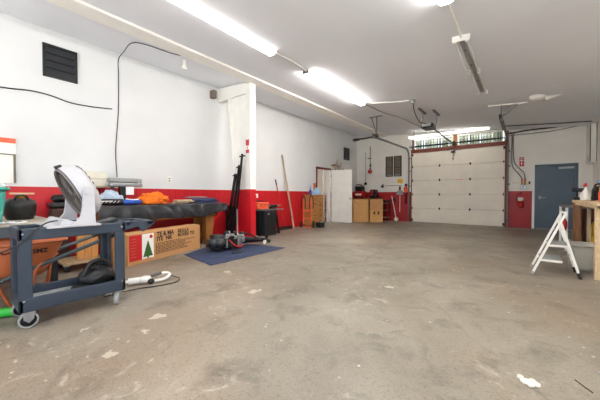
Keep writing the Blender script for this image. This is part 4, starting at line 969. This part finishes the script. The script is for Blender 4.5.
# shelf inside the closet
t = thing('closet_shelf', 'wooden shelf unit seen through the doorway behind the open white door', 'shelf', (-7.2, 10.2, 0))
for z in (.35, .7, 1.05): MB().box((-7.6, 9.5, z), (-6.9, 11.2, z+.03)).build('board', 'oldwood', t)
for y in (9.52, 11.15):
    for x in (-7.58, -6.95): MB().box((x, y, 0), (x+.05, y+.05, 1.08)).build('post', 'oldwood', t)
one('dark_box', 'dark box on the closet shelf low in the doorway', 'box', MB().box((-7.4, 9.7, .38), (-6.98, 10.5, .62), .02), 'dark')
one('dark_box', 'black kit on the middle closet shelf in the doorway', 'box', MB().box((-7.4, 9.8, .73), (-7.0, 10.6, .98), .03), 'black')
one('dark_bag', 'dark bag on top of the closet shelf in the doorway', 'bag', MB().blob((-7.2, 10.1, 1.16), (.2, .3, .14), 3, .25, sub=3, flat=1.081), 'cowl')
one('closet_pipe', 'pale pipe standing in the closet behind the doorway', 'pipe', MB().tube([(-6.5, 9.75, 0), (-6.5, 9.75, 2.3)], .04), 'cream')
t = thing('closet_fill_light', 'added round fill light in the closet behind the doorway', 'ceiling light', (-7.0, 9.6, 2.42))  # lamp added to brighten the closet interior
m = MB(); m.M = T((-7.0, 9.6, 2.42)); m.lathe([(0, 0), (.12, .01), (.15, .04), (.15, .06)], 20); m.build('shade', 'litboost', t)
m = MB(); m.M = T((-7.0, 9.6, 2.48)); m.lathe([(.16, 0), (.16, .02)], 20); m.build('base', 'white', t)
# wall ornament above the door
t = thing('wall_ornament', 'weathered driftwood ornament on the left wall above the open white door', 'ornament', (-5.92, 9.85, 2.06))
m = MB().tube(smooth_path([(LX+.02, 9.45, 2.24), (LX+.06, 9.7, 2.26), (LX+.04, 10.0, 2.22)]), .03, 8, .02); m.build('branch', 'brownwood', t)
m = MB().tube([(LX+.05, 9.66, 2.12), (LX+.08, 9.8, 2.5)], .05, 8, .015); m.tube([(LX+.05, 9.95, 2.08), (LX+.07, 10.12, 2.42)], .05, 8, .02); m.build('prongs', 'oldwood', t)
m = MB().tube([(LX+.04, 9.7, 2.02), (LX+.04, 9.7, 2.28)], .015, 8); m.tube(smooth_path([(LX+.04, 10.0, 2.06), (LX+.06, 10.2, 2.14), (LX+.04, 10.45, 2.12)]), .012, 6); m.build('hooks', 'darkmetal', t)
# ------------------------------------------------------------------ cardboard boxes and machines at the far left corner
t = thing('cardboard_box', 'tall tan cardboard box beside the open white door', 'cardboard box', (-5.05, 10.25, 0))
BM = T((-5.28, 9.98, 0), math.radians(33))
m = MB(); m.M = BM; m.box((0, 0, 0), (.6, .35, .9)); m.build('body', 'carton2', t)
m = MB(); m.M = BM; m.box((-.003, -.004, .72), (.6, 0, .9)); m.box((-.003, -.005, .74), (.6, -.003, .75)); m.build('upper_flap', 'carton2', t)
m = MB(); m.M = BM
for (x, z) in ((.1, .62), (.45, .78), (.28, .2), (.15, .83)): m.box((x, -.0055, z), (x+.04, -.0005, z+.018))
m.build('tape_marks', 'cream', t)
t = thing('cardboard_box', 'tan cardboard box with a flap folded down over its front', 'cardboard box', (-4.55, 10.75, 0))
BM = T((-4.735, 10.36, 0), math.radians(37))
m = MB(); m.M = BM; m.box((0, 0, 0), (.5, .36, .9)); m.build('body', 'carton2', t)
m = MB(); m.M = BM @ T((0, -.01, .905), 0, .03); m.box((0, -.012, -.42), (.5, -.004, 0)); m.build('folded_flap', 'carton', t)
m = MB(); m.M = BM; m.prism([(.14, .3), (.2, .3), (.2, .38), (.22, .38), (.17, .44), (.12, .38), (.14, .38)], -.003, 0, 'y'); m.prism([(.3, .3), (.36, .3), (.36, .38), (.38, .38), (.33, .44), (.28, .38), (.3, .38)], -.003, 0, 'y'); m.build('up_arrows', 'brownred', t)
t = thing('back_bench', 'low wooden bench behind the cardboard boxes in the far corner', 'bench', (-5.3, 11.4, 0))
MB().box((-5.92, 11.12, .9), (-4.72, 11.6, .94)).build('top', 'brownwood', t)
for x in (-5.88, -4.78):
    for y in (11.15, 11.55): MB().box((x-.03, y-.03, 0), (x+.03, y+.03, .9)).build('leg', 'brownwood', t)
t = thing('air_compressor', 'red air compressor with a black engine behind the tall cardboard box', 'compressor', (-5.6, 11.3, .94))
m = MB().tube([(-5.88, 11.3, 1.1), (-5.84, 11.3, 1.1), (-5.44, 11.3, 1.1), (-5.4, 11.3, 1.1)], .15, 18); m.build('tank', 'redpaint', t)
MB().box((-5.82, 11.18, 1.24), (-5.46, 11.42, 1.44), .04).build('engine', 'dark', t); MB().box((-5.78, 11.165, 1.05), (-5.5, 11.148, 1.13)).build('tank_label', 'labelwhite', t)
MB().tube(smooth_path([(-5.84, 11.25, 1.4), (-5.76, 11.25, 1.52), (-5.56, 11.25, 1.5), (-5.46, 11.25, 1.4)]), .02).build('handle', 'black', t)
m = MB()
for x in (-5.8, -5.5): m.box((x-.02, 11.2, .942), (x+.02, 11.4, .98))
m.build('feet', 'dark', t)
t = thing('red_generator', 'small black and red machine behind the box with the folded flap', 'machine', (-5.0, 11.3, .94))
MB().box((-5.15, 11.18, .95), (-4.86, 11.45, 1.3), .05).build('body', 'dark', t); MB().box((-5.1, 11.165, 1.05), (-4.98, 11.185, 1.28), .01).build('side_cover', 'redpaint', t)
m = MB(); m.M = frame((0, -1, 0), (1, 0, 0), (-4.9, 11.18, 1.18)); m.lathe([(.07, 0), (.07, .04), (.03, .05)], 16); m.build('pull_starter', 'darkmetal', t)
m = MB().box((-4.79, FY-.08, 1.38), (-4.68, FY-.03, 1.47), .01); m.prism([(-4.77, 1.47), (-4.7, 1.47), (-4.69, 1.55)], FY-.07, FY-.04, 'y'); one('wall_hook', 'small black hook plate on the wall above the red generator', 'hook', m, 'dark')
t = thing('pipe_and_valve', 'white pipe with a red valve hanging down the far left corner wall', 'pipe', (-5.28, FY-.05, 2.0))
m = MB().tube([(-5.28, FY-.08, 3.2), (-5.28, FY-.08, 2.2)], .022); m.tube([(-5.5, FY-.08, 2.95), (-5.5, FY-.08, 1.55)], .012); m.tube(smooth_path([(-5.5, FY-.08, 1.55), (-5.6, FY-.08, 1.5), (-5.9, FY-.1, 1.46)]), .014); m.build('pipe', 'greysteel', t)
MB().blob((-5.29, FY-.09, 2.1), (.1, .07, .09), 2, .2, sub=3).build('valve', 'redpaint', t)
m = MB().box((-5.31, FY-.1, 2.3), (-5.25, FY-.06, 2.42)); m.box((-5.4, FY-.1, 2.66), (-5.26, FY-.05, 2.69)); m.tube([(-5.28, FY-.08, 2.2), (-5.28, FY-.08, 2.26)], .035); m.box((-5.56, FY-.1, 1.52), (-5.46, FY-.03, 1.62)); m.build('fittings', 'dark', t)
for (x0, x1, lab) in ((-4.59, -4.29, 'grey brown louvered panel on the far wall, farther from the roll-up door'), (-4.24, -3.93, 'grey brown louvered panel on the far wall, nearer the roll-up door')):
    t = thing('louver_panel', lab, 'louver', ((x0+x1)/2, FY-.05, 1.84), group='louvered panels left of the roll-up door'); y = FY-.03
    m = MB(); b = .03
    for a in ((x0, 1.84, x1, 1.87), (x0, 2.65, x1, 2.68), (x0, 1.84, x0+b, 2.68), (x1-b, 1.84, x1, 2.68), (x0, 2.2, x1, 2.22)): m.box((a[0], y-.05, a[1]), (a[2], y, a[3]))
    m.build('frame', 'darkmetal', t)
    m = MB()
    for k in range(18):
        z = 1.89+.042*k
        m.add([(x0+b, y-.04, z), (x1-b, y-.04, z), (x1-b, y-.034, z+.038), (x0+b, y-.034, z+.038)], [(0, 1, 2, 3)], False)
    m.build('slats', 'louver', t); MB().box((x0+b, y-.012, 1.87), (x1-b, y-.002, 2.65)).build('backing', 'louver', t); MB().box((x0+.04, y-.052, 1.875), (x1-.04, y-.03, 1.91)).build('bottom_ledge', 'steel', t)
t = thing('yellow_notice', 'small yellow notice on the far wall below the louvered panels', 'notice', (-4.0, FY-.03, 1.6)); m = MB(); m.prism([(-4.1, 1.58), (-3.95, 1.53), (-3.86, 1.6), (-3.9, 1.72), (-4.08, 1.74)], FY-.036, FY-.031, 'y'); m.build('sheet', 'yellow', t)
one('tool_rack_strip', 'thin dark tool hanging strip on the far wall above the red paint', 'rack', MB().box((-4.62, FY-.05, 1.45), (-3.92, FY-.03, 1.47)), 'galv')
t = thing('squeegee', 'grey headed squeegee hanging head up on the red far wall', 'squeegee', (-3.98, FY-.05, .4))
MB().tube([(-3.99, FY-.06, .38), (-3.98, FY-.06, 1.15)], .014).build('handle', 'white', t); MB().prism([(-4.13, 1.08), (-3.85, 1.08), (-3.87, 1.22), (-3.93, 1.28), (-4.02, 1.28), (-4.1, 1.2)], FY-.09, FY-.05, 'y').build('head', 'greysteel', t); MB().box((-4.02, FY-.08, 1.28), (-3.95, FY-.05, 1.42)).build('hanger', 'darkmetal', t)
t = thing('orange_level', 'orange hand tool hanging beside the roll-up door with a dark strap', 'tool', (-3.74, FY-.05, .8))
MB().blob((-3.74, FY-.1, 1.3), (.08, .05, .14), 2, .15, sub=3).build('body', 'orangered', t); MB().box((-3.79, FY-.08, 1.38), (-3.7, FY-.02, 1.52), .01).build('grip', 'dark', t); MB().bar((-3.73, FY-.08, 1.2), (-3.76, FY-.06, .72), .07, .02).build('strap', 'darkred', t)
t = thing('red_step_rack', 'dark red metal rack standing before the red far wall', 'rack', (-4.46, 11.4, 0))
for x in (-4.66, -4.38): 
    for y in (11.3, 11.56): MB().box((x-.02, y-.02, 0), (x+.02, y+.02, .88)).build('post', 'darkred', t)
for z in (.12, .42, .72): MB().box((-4.66, 11.3, z), (-4.38, 11.56, z+.025)).build('shelf', 'greysteel', t)
MB().box((-4.64, 11.32, .746), (-4.4, 11.5, .86), .02).build('top_bin', 'dark', t)
t = thing('string_trimmer', 'white string trimmer leaning on the wall beside the red rack', 'trimmer', (-4.0, 11.4, 0))
MB().tube([(-4.04, 11.3, .12), (-4.32, 11.58, 1.02)], .018).build('shaft', 'white', t); MB().blob((-4.03, 11.28, .09), (.09, .09, .085), 3, .1, sub=3).build('cutting_head', 'cream', t); MB().blob((-4.15, 11.4, .88), (.05, .05, .07), 2, .2, sub=2).build('motor', 'dark', t)
MB().tube([(-4.32, 11.58, 1.02), (-4.36, 11.58, 1.06)], .026).build('grip', 'redpaint', t)
# ------------------------------------------------------------------ right of the garage door
t = thing('fire_sign', 'small red fire extinguisher sign on the far wall', 'sign', (-.07, FY, 2.0)); MB().box((-.13, FY-.004, 2.0), (-.01, FY, 2.29)).build('plate', 'labelred', t)
m = MB().box((-.115, FY-.006, 2.17), (-.025, FY-.004, 2.2)); m.box((-.115, FY-.006, 2.23), (-.025, FY-.004, 2.25)); m.prism([(-.095, 2.1), (-.07, 2.03), (-.045, 2.1)], FY-.006, FY-.004, 'y'); m.box((-.08, FY-.006, 2.09), (-.06, FY-.004, 2.15)); m.build('white_print', 'labelwhite', t)
t = thing('fire_extinguisher', 'red fire extinguisher hanging on the red wall beside the blue door', 'fire extinguisher', (-.08, FY-.12, .66))
m = MB(); m.M = T((-.08, FY-.11, .66)); m.lathe([(.0, 0), (.065, .005), (.075, .03), (.075, .34), (.05, .4), (.025, .43), (.025, .45)], 20); m.build('cylinder', 'redpaint', t)
m = MB(); m.M = T((-.08, FY-.11, .66)); m.ring([(.0755, .22), (.077, .22), (.077, .33), (.0755, .33)], 20); m.build('label_wrap', 'labelwhite', t)
m = MB().box((-.1, FY-.13, 1.1), (-.06, FY-.09, 1.15)); m.bar((-.08, FY-.11, 1.15), (-.08, FY-.22, 1.18), .025, .012); m.build('valve', 'dark', t)
m = MB().tube(smooth_path([(-.08, FY-.12, 1.1), (-.17, FY-.14, 1.07), (-.19, FY-.14, .95), (-.185, FY-.14, .8)]), .012); m.build('hose', 'dark', t)
m = MB().box((-.13, FY-.03, .9), (-.03, FY, 1.0)); m.build('wall_bracket', 'galv', t)
t = thing('switch_box', 'grey switch box at the end of two conduits beside the blue door', 'switch box', (-.02, FY-.05, 1.24))
MB().box((-.09, FY-.06, 1.26), (.05, FY, 1.40), .006).build('box', 'steel', t); m = MB().box((-.05, FY-.075, 1.3), (-.0, FY-.058, 1.36)); m.build('toggle', 'bluebottle', t)
for x in (-.06, .02): MB().tube([(x, FY-.03, 1.4), (x, FY-.03, 1.6)], .025, 8).build('connector', 'mullion', t)
m = MB(); m.tube(smooth_path([(-.06, FY-.03, 1.6), (-.14, FY-.03, 1.75), (-.3, FY-.03, 2.0), (-.33, FY-.03, 2.4), (-.33, FY-.03, 3.05), (-.4, FY-.04, 3.13)]), .014); m.tube(smooth_path([(.02, FY-.03, 1.6), (-.02, FY-.03, 1.8), (-.24, FY-.03, 2.1), (-.29, FY-.03, 2.5), (-.29, FY-.03, 3.05), (-.2, FY-.04, 3.13)]), .014); m.build('conduit', 'galv', t)
one('wall_plate', 'small cream plate with dark dots left of the switch box', 'plate', MB().box((-.3, FY-.02, 1.44), (-.14, FY, 1.5)), 'cream')
one('door_button', 'small dark button on the wall beside the blue door casing', 'button', MB().box((.11, FY-.03, 1.42), (.155, FY, 1.5)), 'darkmetal')
m = MB(); m.tube(smooth_path([(-.42, FY-.03, 3.1), (.1, FY-.04, 3.14), (.7, FY-.05, 3.14), (1.1, FY-.05, 3.18), (1.5, FY-.08, 3.1)]), .022); one('cable_bundle', 'thick dark cable bundle along the top of the far wall at right', 'cable', m, 'cable')
m = MB(); m.tube(smooth_path([(-.55, 10.9, ceil(-.55)-.02), (.2, 10.9, ceil(.2)-.02), (.9, 10.9, ceil(.9)-.02), (1.4, 10.8, ceil(1.4)-.03)]), .013); one('cable', 'thin dark cable pinned to the ceiling near the far wall', 'cable', m, 'cable')
m = MB(); m.tube(smooth_path([(-.4, FY-.02, 3.03), (.3, FY-.02, 3.03), (.8, FY-.02, 3.05), (1.4, FY-.06, 3.13)]), .011); one('cable', 'thin grey cable sagging below the thick bundle over the blue door', 'cable', m, 'galv')
# blue man door
t = thing('door_2', None, None, (.75, FY, 0), kind='structure')
m = MB().box((.2, FY-.02, 0), (.27, FY+.02, 2.06)); m.box((1.23, FY-.02, 0), (1.3, FY+.02, 2.06)); m.build('casing', 'white', t)
m = MB().box((.26, FY-.03, 0), (.33, FY+.12, 2.02)); m.box((1.19, FY-.03, 0), (1.25, FY+.12, 2.02)); m.box((.26, FY-.03, 1.96), (1.25, FY+.12, 2.02)); m.build('frame', 'bluedoor', t)
MB().box((.33, FY+.03, .02), (1.19, FY+.075, 1.96)).build('slab', 'bluedoor', t)
MB().box((.3, FY-.06, 0), (1.21, FY+.1, .018)).build('threshold', 'steel', t)
m = MB().box((.36, FY+.015, .94), (.42, FY+.03, 1.04), .005); m.tube([(.39, FY+.02, .99), (.39, FY-.04, .99)], .012); m.tube([(.39, FY-.04, .99), (.53, FY-.04, .985)], .012); m.build('lever_handle', 'steel', t)
MB().box((.82, FY-.03, 1.86), (1.16, FY+.03, 1.93), .01).build('closer_body', 'steel', t)
m = MB().bar((.98, FY-.01, 1.945), (.7, FY-.06, 1.95), .025, .012); m.bar((.7, FY-.06, 1.95), (.55, FY+.0, 1.97), .025, .012); m.build('closer_arm', 'darkmetal', t)
MB().box((.42, FY+.028, .7), (.44, FY+.031, .72)).build('bolt', 'steel', t)
# cabinet box at the right corner
t = thing('wall_cabinet', 'tall cream wall cabinet with a white door high in the right corner', 'cabinet', (1.48, 11.3, 1.96))
MB().box((1.40, 11.1, 1.97), (RX-.004, FY-.004, ceil(1.55)-.01)).build('case', 'farwall', t); MB().box((1.425, 11.085, 2.02), (1.535, 11.1, 3.02)).build('door', 'white', t)
m = MB().box((1.41, 11.08, 1.99), (1.425, 11.1, 3.04)); m.box((1.535, 11.08, 1.99), (1.547, 11.1, 3.04)); m.build('door_trim', 'darkmetal', t)
# small metal table
t = thing('metal_table', 'small metal table with white legs between the blue door and the workbench', 'table', (.75, 8.0, 0))
MB().box((.6, 7.3, .825), (1.15, 8.6, .85), .006).build('top', 'galv', t)
for x in (.64, 1.1):
    for y in (7.36, 8.5): MB().box((x-.02, y-.02, 0), (x+.02, y+.02, .825)).build('leg', 'white', t)
# wooden workbench
t = thing('workbench', 'rough wooden workbench along the right wall behind the stepladder', 'workbench', (1.1, 6.0, 0))
BX = .70
m = MB()
for k in range(4): m.box((BX+.21*k, 4.95, .93), (BX+.205+.21*k, 7.25, .975))
m.build('top', 'palewood', t)
m = MB().box((BX+.02, 5.0, .89), (BX+.06, 7.2, .93)); m.box((BX+.02, 7.16, .83), (RX-.03, 7.2, .93)); m.box((BX+.02, 5.0, .83), (RX-.03, 5.04, .93)); m.build('apron', 'palewood', t)
for (x, y) in ((BX+.05, 5.1), (BX+.05, 7.12), (RX-.1, 5.1), (RX-.1, 7.12)): MB().box((x-.045, y-.045, 0), (x+.045, y+.045, .93)).build('leg', 'palewood' if y < 6 else 'brownwood', t)
MB().box((BX+.03, 6.62, .08), (BX+.055, 7.07, .89)).build('side_board', 'brownwood', t)
m = MB()
for k in range(9): m.box((RX-.14, 5.15+.22*k, .1), (RX-.11, 5.36+.22*k, .83))
m.build('back_boards', 'brownwood', t)
m = MB()
for k in range(3): m.box((BX+.1+.23*k, 7.0, .06), (BX+.32+.23*k, 7.03, .83))
m.build('end_boards', 'brownwood', t)
m = MB().box((BX+.18, 5.08, .12), (RX-.1, 7.12, .15)); m.build('lower_shelf', 'brownwood', t)
m = MB().box((BX+.1, 6.4, .15), (BX+.14, 6.46, .93)); m.build('middle_post', 'oldwood', t)
one('loose_board', 'brown board standing on edge under the workbench', 'board', MB().box((BX+.2, 6.9, .152), (BX+.5, 6.95, .8)), 'brownwood')
t = thing('yellow_jug', 'yellow jug on the lower shelf under the workbench', 'jug', (1.0, 5.9, .15))
m = MB(); m.M = T((.97, 6.75, .152)); m.lathe([(.1, 0), (.11, .02), (.11, .36), (.08, .44), (.035, .48), (.035, .5)], 18); m.build('body', 'yellow', t); m = MB(); m.M = T((.97, 6.75, .652)); m.lathe([(.042, 0), (.042, .04)], 12); m.build('cap', 'yellow', t)
m = MB().tube(smooth_path([(.92, 6.66, .6), (.88, 6.62, .56), (.88, 6.62, .42), (.91, 6.65, .38)]), .015); m.build('handle', 'yellow', t)
BZ = .976
t = thing('spray_bottle', 'white spray bottle with a red nozzle on the workbench', 'bottle', (.82, 6.75, BZ))
m = MB(); m.M = T((.82, 6.75, BZ)); m.lathe([(.065, 0), (.07, .02), (.068, .1), (.035, .17), (.016, .2), (.016, .23)], 16); m.build('body', 'labelwhite', t)
m = MB().box((.79, 6.7, BZ+.23), (.83, 6.79, BZ+.29), .008); m.build('nozzle', 'redpaint', t)
t = thing('tool_bag', 'dark tool bag with hanging strap on the workbench', 'bag', (1.05, 6.85, BZ))
MB().box((.92, 6.7, BZ), (1.3, 7.05, BZ+.24), .06).build('body', 'tarp', t); m = MB().tube(smooth_path([(.92, 6.72, BZ+.2), (.93, 6.7, BZ+.26), (1.0, 6.7, BZ+.27), (1.1, 6.7, BZ+.24)]), .016); m.build('handle', 'brownred', t)
MB().bar((.93, 6.69, BZ+.23), (.93, 6.55, BZ+.01), .025, .02).build('strap', 'dark', t)
t = thing('drill', 'dark cordless drill standing on the far end of the workbench', 'drill', (.74, 7.1, BZ)); MB().box((.7, 7.05, BZ), (.8, 7.17, BZ+.05), .01).build('battery', 'dark', t); MB().bar((.75, 7.11, BZ+.05), (.75, 7.11, BZ+.15), .035).build('grip', 'dark', t); MB().tube([(.68, 7.11, BZ+.18), (.84, 7.11, BZ+.18)], .035, 10).build('body', 'cowl', t)
t = thing('folded_shirt', 'blue and white cloth heaped on the dark tool bag', 'cloth', (1.15, 6.85, BZ+.2)); MB().blob((1.14, 6.86, BZ+.29), (.18, .15, .07), 4, .3, sub=4, flat=BZ+.242).build('folds', 'weave', t)
t = thing('yellow_red_bottle', 'yellow and red bottle near the right end of the workbench', 'bottle', (.93, 6.2, BZ))
m = MB(); m.M = T((.93, 6.25, BZ)); m.lathe([(.035, 0), (.037, .01), (.037, .12), (.025, .15)], 14); m.build('body', 'orangered', t); m = MB(); m.M = T((.93, 6.25, BZ+.15)); m.lathe([(.027, 0), (.025, .05), (.01, .09)], 12); m.build('cap', 'yellow', t)
t = thing('white_carton', 'white carton with a red edge at the right end of the workbench', 'carton', (1.1, 5.9, BZ)); MB().box((.93, 5.75, BZ), (1.2, 6.05, BZ+.2), .004).build('box', 'labelwhite', t); MB().box((.928, 5.748, BZ+.18), (1.202, 6.052, BZ+.2035)).build('red_edge', 'labelred', t)
one('black_jar', 'small black jar before the yellow and red bottle on the workbench', 'jar', MB().tube([(.86, 6.35, BZ), (.86, 6.35, BZ+.06)], .03, 12), 'dark')
t = thing('spotlight', 'black clip lamp hanging above the workbench from a pale post', 'lamp', (RX-.1, 8.6, BZ)); MB().box((1.36, 8.55, 0), (1.44, 8.63, 1.95)).build('post', 'cream', t); MB().blob((1.38, 8.5, 1.37), (.07, .07, .09), 2, .1, sub=3).build('lamp_head', 'black', t)
one('red_pouch', 'small red pouch hanging from a leg of the metal table', 'pouch', MB().blob((.61, 7.3, .5), (.035, .04, .12), 3, .2, sub=3), 'redpaint')
# bin
t = thing('trash_bin', 'grey plastic bin on the floor below the workbench edge', 'bin', (.66, 5.72, 0))
def binf(u, v):
    a = 2*PI*u; r = .82+.18*v; return (.66+.17*r*math.copysign(abs(math.cos(a))**.6, math.cos(a)), 5.6+.21*r*math.copysign(abs(math.sin(a))**.6, math.sin(a)), .005+.36*v)
m = MB(); m.grid(37, 6, binf, .006); m.box((.56, 5.47, .0), (.76, 5.73, .02)); m.build('body', 'trashgrey', t)
def brf(u, v):
    p = V(binf(u, 1)); c = V((.66, 5.6, p.z)); d = (p-c).normalized(); q = 2*PI*v; return p+d*(.008+.016*math.cos(q))+V((0, 0, .014*math.sin(q)))
MB().grid(37, 7, brf).build('rim', 'trashgrey', t)
# stepladder
t = thing('stepladder', 'white two step folding ladder standing open on the concrete', 'stepladder', (.3, 5.1, 0))
yn, yf = 4.93, 5.4; topx, topz = .42, .83
for y in (yn, yf):
    m = MB().bar((.1, y, .01), (topx, y, topz), .026, .022, (0, 1, 0)); q = m.build('front_rail', 'white', t); MB().bar((.095, y, .0), (.11, y, .035), .032, .028, (0, 1, 0)).build('foot', 'greysteel', q)
    m = MB().bar((.375, y+(.03 if y == yn else -.03), .72), (.56, y+(.03 if y == yn else -.03), .03), .026, .022, (0, 1, 0)); q = m.build('rear_leg', 'white', t); MB().bar((.547, y+(.03 if y == yn else -.03), .075), (.567, y+(.03 if y == yn else -.03), .0), .036, .032, (0, 1, 0)).build('foot', 'rubber', q)
for (xx, z, d) in ((.18, .18, .22), (.26, .385, .2)):
    q = MB().box((xx-.01, yn+.012, z), (xx+d, yf-.012, z+.028), .006).build('step', 'white', t); MB().box((xx-.005, yn+.02, z+.028), (xx+d-.005, yf-.02, z+.032)).build('tread', 'greysteel', q)
MB().tube([(topx, yn, topz), (topx, yf, topz)], .016).build('top_bar', 'white', t)
for y in (yn+.02, yf-.02): 
    m = MB().tube([(.4, y, .26), (.5, y+(.01 if y < 5.1 else -.01), .32), (.46, y, .5)], .005, 6); m.build('brace_wire', 'steel', t)
MB().tube([(.53, yn+.03, .15), (.53, yf-.03, .15)], .01).build('rear_bar', 'white', t)
# crumbs on the floor
m = MB()
for k, (dx, dy, r) in enumerate(((0, 0, .028), (.03, .02, .022), (-.025, .025, .018), (.02, -.025, .02), (.05, .0, .016))): m.blob((.02+dx, 2.03+dy, .008), (r, r, .012), k, .4, sub=2, flat=.0)
one('plaster_crumb', 'torn white crumb lying on the floor at lower right', 'debris', m, 'cream')
one('twig', 'thin dark twig on the floor at lower right', 'twig', MB().tube([(.24, 2.23, .004), (.3, 2.14, .004)], .003, 5), 'brownred')
one('pebble', 'small grey pebble on the floor near the right edge', 'pebble', MB().blob((.37, 2.4, .006), (.018, .012, .008), 2, .2, sub=2, flat=0), 'greysteel')

# ------------------------------------------------------------------ world, camera
w = bpy.data.worlds.new('World'); SC.world = w; w.use_nodes = True
N = w.node_tree.nodes; bg = N['Background']; bg.inputs['Color'].default_value = (.80, .89, 1.0, 1); bg.inputs['Strength'].default_value = 1.1
sl = bpy.data.lights.new('sun', 'SUN'); sl.color = (.92, .96, 1.); sl.energy = 15; sl.angle = .01; so = bpy.data.objects.new('sun', sl); COL.objects.link(so); so.rotation_euler = (0, -math.radians(36), 0); so.location = (0, -8, 12)  # unseen sun added to bounce light off the outdoor ground into the room
cam = bpy.data.cameras.new('camera'); co = bpy.data.objects.new('camera', cam); COL.objects.link(co)
cam.sensor_width = 36; cam.lens = 280.9/600*36; cam.clip_start = .05
yaw, pt = .6731, -.0173; s, c = math.sin(yaw), math.cos(yaw)
F = V((-s*math.cos(pt), c*math.cos(pt), math.sin(pt))); Rv = V((c, s, 0)); U = Rv.cross(F)
Mx = Matrix((Rv, U, -F)).transposed().to_4x4(); Mx.translation = V((0, 0, 1.063)); co.matrix_world = Mx
SC.camera = co
SC.view_settings.view_transform = 'Standard'; SC.view_settings.look = 'None'; SC.view_settings.gamma = 1; SC.view_settings.exposure = 1.24
SC.view_settings.use_curve_mapping = False
SC.cycles.use_denoising = True
SC.cycles.max_bounces = 10; SC.cycles.diffuse_bounces = 6
SC.cycles.sample_clamp_indirect = 8
